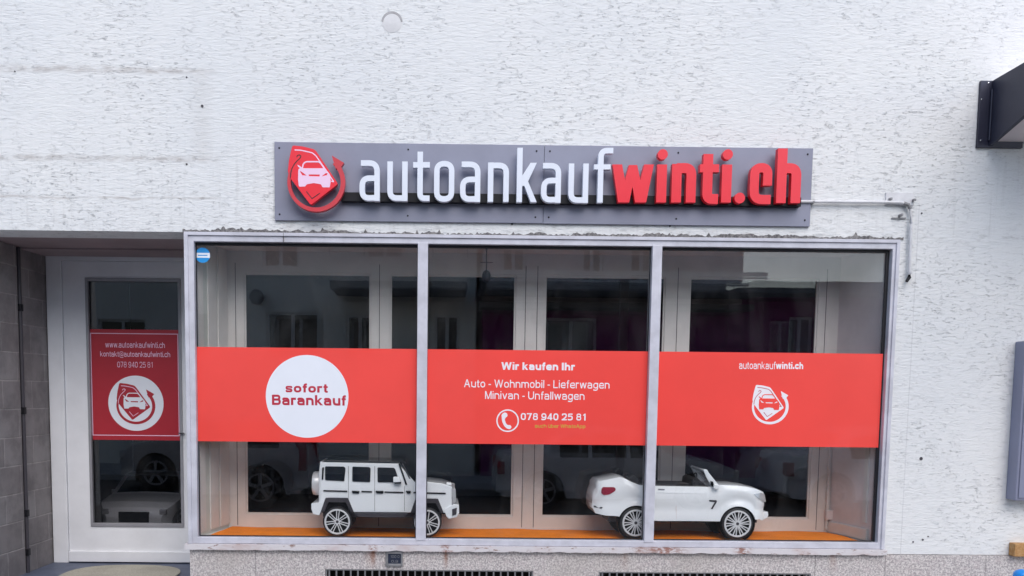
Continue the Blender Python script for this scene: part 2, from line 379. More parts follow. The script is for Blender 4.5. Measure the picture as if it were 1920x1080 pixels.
def sheet(polys, y0, y1, neg=(), bm=None, eps=1e-6, tris=False):
    """union of 2D polygons (x,z) minus neg, as one solid plate between y0 and y1"""
    vs = []; fs = []
    for p in list(polys)+list(neg):
        area = sum(p[i][0]*p[(i+1) % len(p)][1]-p[(i+1) % len(p)][0]*p[i][1] for i in range(len(p)))
        if area < 0: p = p[::-1]
        fs.append(list(range(len(vs), len(vs)+len(p)))); vs += [Vector(q) for q in p]
    npos = len(polys)
    V, E, F, ov, oe, of = delaunay_2d_cdt(vs, [], fs, 0, eps)
    if tris:
        T = np.array([[tuple(q) for q in p] for p in polys]); ar_ = ((T[:,1,0]-T[:,0,0])*(T[:,2,1]-T[:,0,1])-(T[:,1,1]-T[:,0,1])*(T[:,2,0]-T[:,0,0]))
        T[ar_ < 0] = T[ar_ < 0][:, ::-1]; T = T[abs(ar_) > 1e-3]
        C = np.array([[sum(V[i].x for i in f)/3, sum(V[i].y for i in f)/3] for f in F]); ok = np.ones((len(C), len(T)), bool)
        for e in range(3):
            a, b = T[:, e], T[:, (e+1) % 3]
            ok &= ((b[:,0]-a[:,0])[None]*(C[:,1:2]-a[:,1][None])-(b[:,1]-a[:,1])[None]*(C[:,0:1]-a[:,0][None])) > -1e-6
        keep = [f for f, k in zip(F, ok.any(1)) if k]
    else: keep = [f for f, o in zip(F, of) if any(i < npos for i in o) and not any(i >= npos for i in o)]
    bm = bm or bmesh.new()
    used = {}
    def g(i, side):
        k = (i, side)
        if k not in used: used[k] = bm.verts.new((V[i].x, y0 if side == 0 else y1, V[i].y))
        return used[k]
    edge = {}
    for f in keep:
        bm.faces.new([g(i, 0) for i in f]); bm.faces.new([g(i, 1) for i in f[::-1]])
        for a, b in zip(f, list(f[1:])+[f[0]]): edge[(a, b)] = edge.get((a, b), 0)+1
    for (a, b) in edge:
        if (b, a) not in edge: bm.faces.new((g(b, 0), g(a, 0), g(a, 1), g(b, 1)))
    return bm
def rect(x0, x1, z0, z1): return [(x0, z0), (x1, z0), (x1, z1), (x0, z1)]
def sgl(ch, w):
    """a plain grotesque letter as strokes: (list of polygons, advance). Baseline 0, x-height 52, capitals 72"""
    X_, C_h, D_ = 52, 72, -20; P = []; h = w/2; hw_ = w*.86; hh = hw_/2
    def S_(pts, r=None, closed=False, ww=None): P.extend(stroke(fillet(pts, r, closed) if r else pts, ww or hw_ if r else (ww or w), closed))
    def V(x, a, b): P.append(rect(x-h, x+h, a, b))
    def H(y, a, b): P.append(rect(a, b, y-hh, y+hh))
    def line(a, b, ww=None):
        k = (ww or w)/2*1.06; a_, b_ = (a, b) if a[1] < b[1] else (b, a)
        P.append([(a_[0]-k, a_[1]), (a_[0]+k, a_[1]), (b_[0]+k, b_[1]), (b_[0]-k, b_[1])])
    W = 48+w*.45; L, Rt, T, B_ = h, W-h, X_-hh, hh; r = W*.44
    if ch in 'aä':
        S_([(L+1, 37), (L+1, T+.5), (Rt-1, T+.5), (Rt-1, 0)], r*.9, ww=w*.94); S_([(Rt-1, 30), (L, 28), (L, B_-.5), (Rt-1, B_-.5)], r*.7, ww=w*.9)
    elif ch == 'b': V(L, 0, C_h); S_([(L, T), (Rt, T), (Rt, B_), (L, B_)], r, True, w*.93)
    elif ch == 'p': V(L, D_, X_); S_([(L, T), (Rt, T), (Rt, B_), (L, B_)], r, True, w*.93)
    elif ch == 'g': S_([(L, T), (Rt, T), (Rt, B_+1), (L, B_+1)], r, True, w*.93); S_([(Rt, X_), (Rt, D_+hh), (L+1, D_+hh), (L+1, D_+10)], r*.8, ww=w*.93); V(Rt, 10, X_)
    elif ch == 'c': S_([(Rt, 36), (Rt, T), (L, T), (L, B_), (Rt, B_), (Rt, 16)], r, ww=w*.95)
    elif ch == 'e': S_([(Rt, 14), (Rt-1, B_), (L, B_), (L, T), (Rt, T), (Rt, 23)], r, ww=w*.95); H(26, L, Rt+h*.9)
    elif ch == 'o': S_([(L, T), (Rt, T), (Rt, B_), (L, B_)], r*1.08, True, w*.95)
    elif ch in 'uü':
        S_([(L, X_), (L, B_), (Rt, B_), (Rt, 20)], r, ww=w*.96); V(Rt, 0, X_)
        if ch == 'ü': P += [circ(W*.28, 65, w*.55, 12), circ(W*.72, 65, w*.55, 12)]
    elif ch in 'nh': V(L, 0, X_ if ch == 'n' else C_h); S_([(L, 30), (L, T), (Rt, T), (Rt, 0)], r, ww=w*.96)
    elif ch == 'm':
        W = 76+w*.6; V(L, 0, X_); m = W/2; r = W*.24
        S_([(L, 30), (L, T), (m, T), (m, 0)], r, ww=w*.94); S_([(m, 30), (m, T), (W-h, T), (W-h, 0)], r, ww=w*.94)
    elif ch == 'r': W = 27+w*.55; V(L, 0, X_); S_([(L, 26), (L, T), (W, T)], W*.55, ww=w*.96)
    elif ch == 's':
        W = 44+w*.4; Rt = W-h; r = 11
        S_([(Rt, 36), (Rt, T), (L, T), (L, 28), (Rt, 24), (Rt, B_), (L, B_), (L, 15)], r, ww=w*.88)
    elif ch == 't': W = 24+w*.4; c = W*.45; S_([(c, 67), (c, B_), (W, B_)], 9, ww=w*.96); H(X_-hh, 0, W)
    elif ch == 'f': W = 25+w*.35; c = W*.45; S_([(W, C_h-hh), (c, C_h-hh), (c, 0)], 11, ww=w*.96); H(X_-hh, 0, W*.98)
    elif ch == 'i': W = w; V(h, 0, X_); P.append(rect(0, w, 62, 72))
    elif ch == 'l' or ch == 'I': W = w if ch == 'l' else w*1.1; P.append(rect(0, W, 0, C_h))
    elif ch == 'k': V(L, 0, C_h); line((h+1, 20), (W-h*1.3, X_)); line((W*.38, 30), (W-h*.8, 0), w*1.08)
    elif ch in 'vwVWAM':
        t = X_ if ch in 'vw' else C_h
        if ch == 'v': line((h, t), (W/2, 0)); line((W-h, t), (W/2, 0))
        elif ch in 'wW':
            W = (68 if ch == 'w' else 90)+w*.7
            for a, b in ((h, .27), (None, .27)):
                pass
            line((h, t), (W*.27, 0), w*.95); line((W/2, t), (W*.27, 0), w*.95); line((W/2, t), (W*.73, 0), w*.95); line((W-h, t), (W*.73, 0), w*.95)
        elif ch == 'A': W = 60+w*.7; line((h, 0), (W/2, t)); line((W-h, 0), (W/2, t)); H(25, W*.25, W*.75)
        elif ch == 'M': W = 62+w*.8; V(L, 0, t); V(W-h, 0, t); line((L+1, t), (W/2, 0), w*.9); line((W-h-1, t), (W/2, 0), w*.9)
    elif ch == 'L': W = 46+w*.4; V(L, 0, C_h); H(hh, 0, W)
    elif ch == 'U': W = 58+w*.5; S_([(L, C_h), (L, B_), (W-h, B_), (W-h, C_h)], W*.42, ww=w*.97)
    elif ch == 'B':
        W = 56+w*.5; V(L, 0, C_h); S_([(L, C_h-hh), (W-h-3, C_h-hh), (W-h-3, 38), (L, 38)], 15, ww=w*.92); S_([(L, 38), (W-h, 38), (W-h, B_), (L, B_)], 17, ww=w*.92)
    elif ch == '0': S_([(L, C_h-hh), (Rt, C_h-hh), (Rt, B_), (L, B_)], W*.46, True, w*.95)
    elif ch == '1': W = 34+w*.4; V(W-h-4, 0, C_h); line((W-h-5, C_h), (2+h, 52), w*.7)
    elif ch == '2': S_([(L, 50), (L, C_h-hh), (Rt, C_h-hh), (Rt, 38), (L+2, hh)], W*.4, ww=w*.93); H(hh, 0, W)
    elif ch == '4': V(W-h-9, 0, C_h); line((h, 18), (W-h-10, C_h), w*.8); H(20, 0, W)
    elif ch == '5': S_([(L, 15), (L, B_), (Rt, B_), (Rt, 46), (L, 42)], W*.36, ww=w*.92); line((L+1, 34), (L+4, C_h), w*.8); H(C_h-hh, L+1, W-3)
    elif ch == '7': H(C_h-hh, 0, W); line((W*.35, 0), (W-h-1, C_h-1))
    elif ch == '8': S_([(L+2, C_h-hh), (Rt-2, C_h-hh), (Rt-2, 39), (L+2, 39)], 12, True, w*.80); S_([(L, 39), (Rt, 39), (Rt, B_), (L, B_)], 15, True, w*.84)
    elif ch == '9': S_([(L, C_h-hh), (Rt, C_h-hh), (Rt, 28), (L, 28)], W*.42, True, w*.92); S_([(Rt, 50), (Rt, B_), (L, B_), (L, 14)], W*.42, ww=w*.92)
    elif ch == '.': W = w*1.2; P.append(rect(0, W, 0, w*1.2))
    elif ch == '-': W = 24+w*.3; H(27, 0, W)
    elif ch == '@':
        W = 84; S_([(70, -2), (78, -12), (6, -12), (6, 66), (78, 66), (78, 12), (58, 12)], 30, ww=w*.7); S_([(28, 42), (56, 42), (56, 12), (28, 12)], 14, True, w*.8)
    return P, W
def text(s, pbox, Y, mat, parent, bold=9.0, name='lettering', th=.0006):
    """lettering fitted into a measured box (px x0,y0,x1,y1) on plane y=Y, raised th towards the street"""
    glyphs = []; x = 0
    for ch in s:
        if ch == ' ': x += 26; continue
        P, W = sgl(ch, bold); glyphs.append([[(a+x, b) for a, b in p] for p in P]); x += W + 13 - bold*.25
    xs = [q[0] for g in glyphs for p in g for q in p]; ys = [q[1] for g in glyphs for p in g for q in p]
    ax, bx_, ay, by = min(xs), max(xs), min(ys), max(ys)
    cx, cy = (pbox[0]+pbox[2])/2, (pbox[1]+pbox[3])/2; X, Z = M(cx, cy, Y); k = MPP(cx, cy, Y)
    W, H = (pbox[2]-pbox[0])*k, (pbox[3]-pbox[1])*k
    out = bmesh.new()
    for n, g in enumerate(glyphs): sheet(g, Y-th-(n % 2)*.00006, Y, bm=out, eps=1e-3)
    for v in out.verts: v.co.x = X+((v.co.x-ax)/(bx_-ax)-.5)*W; v.co.z = Z+((v.co.z-ay)/(by-ay)-.5)*H
    return obj(name, out, mat, parent)

# ================================================================ THE GROUND
def struct(name, bm, mat): return tag(obj(name, bm, mat), kind='structure')
struct('ground', boxes((-150, 150, -200, 60, -.8, -.61)), 'ground')
bm = bmesh.new(); prism(bm, [(0, -.6), (0, 0), (-2.1, -.27), (-2.1, -.6)], 'x', -40, 40); struct('sidewalk', bm, 'pave')
struct('kerb', boxes((-40, 40, -2.25, -2.104, -.6, -.262)), 'pave')
struct('road', boxes((-60, 60, -9.4, -2.254, -.60, -.40)), 'asphalt')
struct('far_sidewalk', boxes((-40, 40, -14.5, -9.404, -.60, -.27)), 'pave')

# ================================================================ SHOP BUILDING
WX0, WX1, WZ0, WZ1 = -1.968, 3.528, .385, 2.840     # shop window opening
DX0 = -3.67                                         # recess
DEP = 1.17                                          # depth of the entrance recess
CASE = .54                                          # depth of the display case
FLZ = .476                                          # display floor height
PLZ = .388                                          # plinth top
B = thing('shop_building', (0, 0, 0), 'white rendered building with an entrance recess and a wide three-pane shop window', 'building')
bm = sheet([rect(-8, 9.5, PLZ, 6.4)], 0.0, .30, [rect(WX0, WX1, WZ0-.2, WZ1), rect(DX0, WX0+.001, -1, 2.846)])
wall = obj('wall', bm, 'stucco', B)
obj('plinth', sheet([rect(-8, 9.5, -.3, PLZ-.004)], -.012, .30, [rect(DX0, -1.966, -1, 1), rect(*[M(610,1067)[0], M(1000,1067)[0]], -.02, M(800,1068)[1]), rect(M(1122,1067)[0], M(1520,1067)[0], -.02, M(1300,1073)[1])]), 'granite', B)
# body of the building behind (roof slab, side walls)
obj('roof', boxes((-8.2, 9.7, -.35, 10.2, 6.404, 6.65)), 'opp_dark', B)
obj('side_wall', boxes((-8, -7.7, .302, 10, 0, 6.4), (9.2, 9.5, .302, 10, 0, 6.4), (-8, 9.5, 10.002, 10.2, 0, 6.4)), 'stucco', B)
# entrance recess
rm = bmesh.new()
prism(rm, [(DX0-.35, .302), (DX0, .302), (DX0, .0), (DX0-.0, .0), (DX0-.07, .70), (DX0-.35, .70)][:0] or [(DX0-.35, .303), (DX0-.001, .303), (DX0+.038, .70), (DX0-.35, .70)], 'z', 0, 2.845)
prism(rm, [(DX0-.35, .76), (DX0+.040, .76), (DX0+.075, 1.35), (DX0-.35, 1.35)], 'z', 0, 2.845)
prism(rm, [(DX0-.35, .70), (DX0+.008, .701), (DX0+.010, .759), (DX0-.35, .76)], 'z', 0, 2.845)
prism(rm, [(DX0-.02, .005), (DX0-.003, .005), (DX0-.003, .302), (DX0-.05, .302)], 'z', 0, 2.845)
recw = obj('recess_side_wall', rm, 'blocks', B)
bm = bmesh.new()
tube(bm, [(DX0+.042, .73, 0.0), (DX0+.042, .73, 2.84)], .016)
rail = obj('shutter_rail', bm, 'toy_grey', B)
for py in (577, 770, 962, 1035):
    zz = M(65, py, .73)[1]
    obj('hinge', boxes((DX0+.02, DX0+.064, .705, .745, zz-.03, zz+.03)), 'black', rail, bev=.004)
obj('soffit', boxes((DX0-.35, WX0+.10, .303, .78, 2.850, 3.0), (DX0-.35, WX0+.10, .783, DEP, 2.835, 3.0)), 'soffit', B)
obj('entrance_step', boxes((DX0-.35, WX0+.0, .0, 1.3, -.159, .012)), 'step', B)
obj('inner_recess_wall', boxes((WX0-.0, WX0+.04, .302, DEP+.03, 0, 2.85)), 'part', B)

# shop window: frame, mullions, panes
def mx(px, py=740, Y=-.02): return M(px, py, Y)[0]
def mz(px, py, Y=-.02): return M(px, py, Y)[1]
FY0, FY1 = -.020, .075
top_in = mz(960, 459); bot_in = mz(960, 1012); lin = mx(367); rin = mx(1660)
fr = sheet([rect(WX0, WX1, bot_in-.050, WZ1)], FY0, FY1, [rect(lin, rin, bot_in, top_in)])
win = obj('shop_window', fr, 'alu', B, bev=.004)
# raised outer lip on the left, thin shadow groove
obj('frame_lip', sheet([rect(WX0-.004, WX0+.026, bot_in-.05, WZ1+.003), rect(WX1-.022, WX1+.004, bot_in-.05, WZ1+.003), rect(WX0-.004, WX1+.004, WZ1-.022, WZ1+.003)], FY0-.012, FY0+.01), 'alu', win, bev=.002)
ml = []
for a, b in ((781.5, 800.5), (1215.5, 1233.5)):
    ml.append((mx(a), mx(b)))
    obj('mullion', boxes((mx(a), mx(b), FY0-.006, FY1+.002, bot_in-.012, top_in+.008)), 'alu', win, bev=.003)
edges = [(lin, ml[0][0]), (ml[0][1], ml[1][0]), (ml[1][1], rin)]
GY = .034
for a, b in edges:
    obj('glass_pane', boxes((a-.004, b+.004, GY, GY+.008, bot_in-.004, top_in+.004)), 'glass', win)
    # black gasket round each pane
    obj('gasket', sheet([rect(a+.001, b-.001, bot_in+.001, top_in-.001)], GY-.012, GY-.0005, [rect(a+.007, b-(.024 if b == rin else .007), bot_in+.008, top_in-.022)]), 'rubber', win)
obj('frame_joint', boxes((mx(532, 446)-.0012, mx(532, 446)+.0012, FY0-.0135, FY0, top_in+.001, WZ1+.0035)), 'toy_grey', win)
# ledge below the window
bm = bmesh.new(); n = 90; lz1 = bot_in-.052; lz0 = WZ0+.0
pts = []
for i in range(n+1):
    x = WX0-.03 + (WX1-WX0+.05)*i/n
    pts.append((x, lz0 + (random.uniform(-.003, .003) if i % 3 else random.uniform(-.002, .010))))
prism(bm, pts + [(WX1+.02, lz1), (WX0-.03, lz1)], 'y', -.045, .10)
obj('window_ledge', bm, 'ledge', B)
# crumbling mortar joint over the window head
bm = bmesh.new(); up = []; lo = []
N = 420
hgt = 0
for i in range(N+1):
    x = WX0-.02 + (WX1-WX0+.06)*i/N
    hgt = .8*hgt + .2*random.uniform(-.035, .040)
    sp = random.random()
    up.append((x, WZ1+.022+hgt + (random.uniform(.008, .03) if sp > .95 else random.uniform(-.002, .003))))
    lo.append((x, WZ1+.004 + max(0, random.uniform(-.010, .004))))
prism(bm, lo + up[::-1], 'y', -.006, .02)
obj('mortar_joint', bm, 'mortar', B)

# display case behind the glass
cz1 = 2.80
LB, RB = -1.80, 3.36      # back corners
cs = bmesh.new()
prism(cs, [(WX0+.05, .09), (LB, CASE), (LB-.03, CASE), (WX0+.02, .09)], 'z', WZ0+.02, cz1+.05)
obj('display_side_panel', cs, 'case_l', B, label='pale green lined left side of the display case')
cs = bmesh.new()
prism(cs, [(WX1-.045, .09), (RB, CASE), (RB+.04, CASE), (WX1-.01, .09)], 'z', WZ0+.02, cz1+.05)
rsp = obj('display_side_panel', cs, 'case', B)
def on_right(t, d):            # point on the right panel, t 0 front..1 back, d inward offset
    return (WX1-.045 + (RB-WX1+.045)*t - d, .09 + (CASE-.09)*t)
def rtrim(t0, t1, z0, z1, d):
    bm = bmesh.new(); a = on_right(t0, .001); b = on_right(t1, .001); c = on_right(t1, d); e = on_right(t0, d)
    prism(bm, [a, b, c, e], 'z', z0, z1); return bm
obj('trim', rtrim(.05, .98, FLZ+.0, FLZ+.09, .02), 'part', rsp, bev=.003)
obj('trim', rtrim(.10, .88, 1.83, 1.855, .012), 'part', rsp); obj('trim', rtrim(.10, .18, FLZ+.14, 1.83, .012), 'part', rsp)
obj('trim', rtrim(.22, .80, 1.70, 1.712, .014), 'toy_grey', rsp)
lsp = bpy.data.objects['display_side_panel']
def on_left(t, d): return (WX0+.05+(LB-WX0-.05)*t+d, .09+(CASE-.09)*t)
for t0, t1, d in ((.02, .20, .006), (.34, .62, .010), (.66, .97, .014)):
    bm = bmesh.new(); prism(bm, [on_left(t0, .0005), on_left(t1, .0005), on_left(t1, d), on_left(t0, d)], 'z', FLZ+.02, cz1-.002)
    obj('vertical_board', bm, 'part', lsp, bev=.002)
obj('display_ceiling', boxes((WX0+.03, WX1-.02, .078, CASE+.05, cz1-.0, cz1+.06)), 'case', B)
obj('display_base', boxes((WX0+.03, WX1-.02, .078, CASE+.05, WZ0+.021, FLZ-.012)), 'part', B)
# rear partition of glazed white doors
py0, py1 = CASE, CASE+.05
def pxr(px, py=700): return M(px, py, CASE)[0]
def pzr(px, py): return M(px, py, CASE)[1]
gl_z0, gl_z1 = pzr(700, 966), pzr(700, 514)
openings = [(pxr(459), pxr(695)), (pxr(731), pxr(965)+.0), (pxr(1019), pxr(1243)), (pxr(1288), pxr(1528))]
part = obj('rear_partition', sheet([rect(LB-.05, RB+.05, WZ0+.03, cz1+.03)], py0, py1, [rect(a, b, gl_z0, gl_z1) for a, b in openings]), 'part', B, bev=.003)
for a, b in openings:
    obj('door_pane', boxes((a-.003, b+.003, py0+.022, py0+.028, gl_z0-.003, gl_z1+.003)), 'glass_dark', part)
    obj('pane_bead', sheet([rect(a+.001, b-.001, gl_z0+.001, gl_z1-.001)], py0+.008, py0+.021, [rect(a+.014, b-.014, gl_z0+.014, gl_z1-.014)]), 'part', part)
for px in (443, 711, 983, 1005, 1266, 1543):
    x = pxr(px); obj('door_gap', boxes((x-.0025, x+.0025, py0-.0015, py0+.004, FLZ+.01, cz1-.10)), 'toy_grey', part)
# room behind
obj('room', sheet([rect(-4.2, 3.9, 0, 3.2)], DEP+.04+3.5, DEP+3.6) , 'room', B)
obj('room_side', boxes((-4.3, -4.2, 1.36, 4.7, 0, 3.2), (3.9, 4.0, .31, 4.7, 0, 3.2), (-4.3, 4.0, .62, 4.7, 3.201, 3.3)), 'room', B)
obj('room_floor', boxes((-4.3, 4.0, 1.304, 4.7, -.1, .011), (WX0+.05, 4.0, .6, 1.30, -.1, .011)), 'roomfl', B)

# ---- entrance door
DY = DEP
dfx0, dfx1 = DX0+.072, WX0-.001
glx0, glz1 = M(163, 524, DY); glx1, glz0 = M(344, 985, DY)
leaf_x0 = M(122, 700, DY)[0]; leaf_x1 = M(372, 700, DY)[0]; ltop = M(240, 503, DY)[1]
door = obj('door_frame', sheet([rect(dfx0, dfx1, .013, 2.836)], DY-.03, DY+.05, [rect(leaf_x0, dfx1+.1, -1, 2.80)]), 'paint', B, bev=.004)
leaf = obj('door', sheet([rect(leaf_x0+.003, dfx1-.002, .022, 2.797)], DY-.012, DY+.04, [rect(glx0, glx1, glz0, glz1)]), 'paint', B, bev=.004)
obj('glass_pane', boxes((glx0-.002, glx1+.002, DY+.012, DY+.018, glz0-.002, glz1+.002)), 'glass_door', leaf)
obj('glazing_frame', sheet([rect(glx0-.012, glx1+.012, glz0-.016, glz1+.014)], DY-.022, DY+.011, [rect(glx0+.014, glx1-.014, glz0+.018, glz1-.016)]), 'alu_dark', leaf, bev=.003)
kz = M(240, 1033, DY)[1]
obj('kick_board', boxes((leaf_x0+.004, dfx1-.004, DY-.034, DY-.0125, .024, kz)), 'paint', leaf, bev=.004)
obj('catch', boxes((glx1-.02, glx1+.03, DY-.05, DY-.023, *sorted((M(345, 812, DY)[1]-.004, M(345, 812, DY)[1]+.004)))), 'toy_grey', leaf)

# ---- ventilation grilles in the plinth
for pa, pb, pt, nb in ((610, 1000, 1068, 29), (1122, 1520, 1073, 29)):
    xa, xb = M(pa, 1070)[0]+.003, M(pb, 1070)[0]-.003; zt = M((pa+pb)/2, pt)[1]-.002
    g = obj('vent_grille', sheet([rect(xa, xb, .0, zt)], -.008, .02, [rect(xa+.01, xb-.01, .02, zt-.008)]), 'grille', B)
    bm = bmesh.new()
    for k in range(nb):
        x = xa + (xb-xa)*(k+.5)/nb; bx(bm, x-.0055, x+.0055, -.004, .012, .018, zt-.007)
    obj('bars', bm, 'grille', g)
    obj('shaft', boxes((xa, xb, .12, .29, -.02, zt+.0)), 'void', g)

# ---- old wall marks
for px, py, r in ((735, 42, .078),):
    x, z = M(px, py); bm = bmesh.new(); lathe_y(bm, [(r*.97, .004), (r*.97, -.001), (r*.9, -.0025), (0, -.0022)], x, z)
    obj('filled_hole', bm, 'patchm', wall, smooth=True)
    arc = [(x+r*1.02*math.cos(R(a)), z+r*1.02*math.sin(R(a))) for a in range(5, 176, 6)] + [(x+r*.86*math.cos(R(a)), z-.008+r*.90*math.sin(R(a))) for a in range(175, 4, -6)]
    bm = bmesh.new(); prism(bm, arc, 'y', -.0032, .001); obj('rim_shade', bm, 'grille', wall)  # dark grey crescent standing in for shade inside the hole's upper edge
for px, py, r in ((350, 145, .006), (379, 199, .010), (350, 308, .007), (1727, 860, .012), (28, 134, .005), (1728, 400, .006), (1705, 452, .006), (960, 420, .008), (1256, 424, .006), (1730, 1012, .007), (1712, 1016, .006), (1740, 1006, .005)):
    x, z = M(px, py); bm = bmesh.new(); lathe_y(bm, [(r*1.2, .002), (r, -.004), (r*.7, -.002), (0, -.0015)], x, z, 12)
    obj('screw_hole', bm, 'toy_grey', wall, smooth=True)

# ================================================================ SIGNBOARD
px0, px1 = M(515, 340, -.02)[0], M(1522, 340, -.02)[0]
pz0, pz1 = 2.938, 3.522
Sg = thing('shop_sign', ((px0+px1)/2, -.01, pz0), 'long slate grey sign panel with raised white and red letters above the shop window', 'sign')
panel = obj('panel', boxes((px0, (px0+px1)/2-.0015, -.022, -.004, pz0, pz1), ((px0+px1)/2+.0015, px1, -.022, -.004, pz0-.002, pz1)), 'panel', Sg, bev=.0015)
for px in (524, 765, 1005, 1030, 1270, 1512):
    for z in (pz0+.045, pz1-.045):
        x = M(px, 340, -.02)[0]; bm = bmesh.new(); lathe_y(bm, [(.007, -.0225), (.006, -.026), (0, -.027)], x, z, 12)
        obj('screw', bm, 'black', panel, smooth=True)
LY0, LY1 = -.118, -.072
KS = MPP(1090, 340, LY0)
AX, AZ = M(1090, 340, LY0)
def SG(p): return (AX+(p[0]-1090)*KS*1.0 + (p[1]-340)*KS*0.0098*-1*0, AZ-(p[1]-340)*KS + (p[0]-1090)*KS*.0105)
SLOPE = .0105
def zfix(polys):      # photo px on the sign -> metres, letter row straight and level
    return [[(AX+(x-1090)*KS, AZ-(y-340)*KS + (x-1090)*KS*SLOPE) for x, y in p] for p in polys]
ra, rz_ = M(640, 372, -.05)[0], M(1050, 374, -.06)[1]
obj('mounting_rail', boxes((ra, M(1500, 380, -.05)[0], -.071, -.0225, rz_-.034, rz_+.034)), 'black', Sg, bev=.002)
def glyph(ch, x0, x1, yt, yb, w, asc=None, bold=False):
    W, H = x1-x0, yb-yt; L, Rr, T, Bt = x0+w/2, x1-w/2, yt+w/2, yb-w/2
    if bold: T, Bt = yt+w*.40, yb-w*.40
    wh = w if not bold else w*.80
    rr = W*.42; P = []
    if ch == 'a':
        P += stroke(fillet([(x0+W*.07, T), (Rr, T), (Rr, yb)], rr), wh)
        mid = yt+H*.44
        P += stroke(fillet([(Rr, mid), (L, mid), (L, Bt), (Rr, Bt-1)], rr), wh)
    elif ch == 'u':
        P += stroke(fillet([(L, yt), (L, Bt), (Rr, Bt-.5)], rr), w); P += [rect(Rr-w/2, Rr+w/2, yt, yb)]
    elif ch == 't':
        c = x0+W*.42
        P += stroke(fillet([(c, asc), (c, Bt), (x1, Bt)], rr), w); P += [rect(x0, x1, yt, yt+wh)]
    elif ch == 'o': P += stroke(fillet([(L, T), (Rr, T), (Rr, Bt), (L, Bt)], rr*1.05, True), w, True)
    elif ch in 'nh':
        P += [rect(L-w/2, L+w/2, asc if ch == 'h' else yt, yb)]
        P += stroke(fillet([(L, T+.5), (Rr, T), (Rr, yb)], rr), w)
    elif ch == 'k':
        P += [rect(L-w/2, L+w/2, asc, yb)]; m = yt+H*.52
        P += [[(L, m-w*.6), (x1-w*1.15, yt), (x1, yt), (L+w*1.2, m+w*.45), (L, m+w*.45)], [(L+w*.5, m-w*.5), (L+w*1.45, m-w*.6), (x1+w*.1, yb), (x1-w*1.0, yb)]]
    elif ch == 'f':
        c = x0+W*.36
        P += stroke(fillet([(x1, asc+w/2), (c, asc+w/2), (c, yb)], rr), w); P += [rect(x0, x1-W*.12, yt+1, yt+1+w*.9)]
    elif ch == 'w':
        q = W*.19
        P += [[(x0, yt), (x0+w, yt), (x0+q+w*1.02, yb), (x0+q-w*.12, yb)], [(x0+q, yb), (x0+q+w*1.02, yb), (x0+W*.5+w*.42, yt+1), (x0+W*.5-w*.42, yt+1)],
              [(x0+W*.5-w*.42, yt+1), (x0+W*.5+w*.42, yt+1), (x1-q, yb), (x1-q-w*1.02, yb)], [(x1-w, yt), (x1, yt), (x1-q+w*.12, yb), (x1-q-w*1.02, yb)]]
    elif ch == 'i': P += [rect(x0, x1, yt, yb), circ((x0+x1)/2+.5, asc+w*.5, w*.52, 28)]
    elif ch == '.': P += [circ((x0+x1)/2, (yt+yb)/2, (x1-x0)/2, 28)]
    elif ch == 'c':
        P += stroke(fillet([(Rr, yt+H*.55), (Rr, T), (L, T), (L, Bt), (x1-2, Bt)], rr), wh if False else w*.93)
    return P
A, Bo = (500, 240, 3.692), (1010, 240, 3.623)
def zz_(o, u): return o[0]+u/o[2]
def zy_(o, v): return o[1]+v/o[2]
white = [('a',A,645,785,228,503,0), ('u',A,837,977,236,503,0), ('t',A,1015,1130,240,503,170), ('o',A,1160,1300,232,508,0), ('a',A,1340,1480,236,510,0),
         ('n',A,1532,1677,242,508,0), ('k',A,1732,1868,244,510,143), ('a',Bo,18,152,240,505,0), ('u',Bo,203,338,244,506,0), ('f',Bo,374,502,246,503,140)]
redl = [('w',Bo,498,780,250,502,0), ('i',Bo,803,870,250,502,150), ('n',Bo,905,1070,246,502,0), ('t',Bo,1094,1224,248,505,180), ('i',Bo,1245,1312,250,502,150),
        ('.',Bo,1336,1408,436,508,0), ('c',Bo,1435,1590,244,508,0), ('h',Bo,1620,1785,246,505,143)]
for ch, o, u0, u1, v0, v1, asc in white:
    P = glyph(ch, zz_(o, u0), zz_(o, u1), zy_(o, v0), zy_(o, v1), 10.2, zy_(o, asc) if asc else None)
    obj('letter', sheet(zfix(P), LY0, LY1), 'letter_white', Sg)
for ch, o, u0, u1, v0, v1, asc in redl:
    P = glyph(ch, zz_(o, u0), zz_(o, u1), zy_(o, v0), zy_(o, v1), 18.2, zy_(o, asc) if asc else None, True)
    obj('letter', sheet(zfix(P), LY0, LY1), 'letter_red', Sg)

# logo, drawn once in its own units (u right, v down)
TAGP = fillet([(212, 108), (352, 122), (512, 160), (560, 222), (826, 612), (458, 892), (190, 545), (150, 455), (168, 300)], 32, True)
def ringp(w0=42, w1=62):
    cx, cy = 535, 590; out = []; n = 60; inn = []; ou = []
    for i in range(n+1):
        a = R(205 - 252*i/n)            # from the left side through the bottom up to the arrow
        r = 392 - 6*i/n; wd = w0 + (w1-w0)*min(1, i/n*1.4)
        ou.append((cx+r*math.cos(a), cy+r*math.sin(a))); inn.append((cx+(r-wd)*math.cos(a), cy+(r-wd)*math.sin(a)))
    return ou, inn
ou, inn = ringp()
RING = [[ou[i], ou[i+1], inn[i+1], inn[i]] for i in range(len(ou)-1)]
ARROW = [[(742, 240), (905, 335), (858, 400), (790, 410)]]
HOOK = stroke([(272, 262), (284, 238), (308, 232), (328, 248), (318, 274), (276, 312), (238, 355), (208, 410), (190, 470), (184, 540)], 12)
INLINE = stroke(fillet([(245, 168), (330, 172), (482, 205), (530, 245), (640, 400), (772, 590), (735, 575)], 20), 14)
CHEV = stroke([(400, 712), (475, 808), (582, 735)], 11)
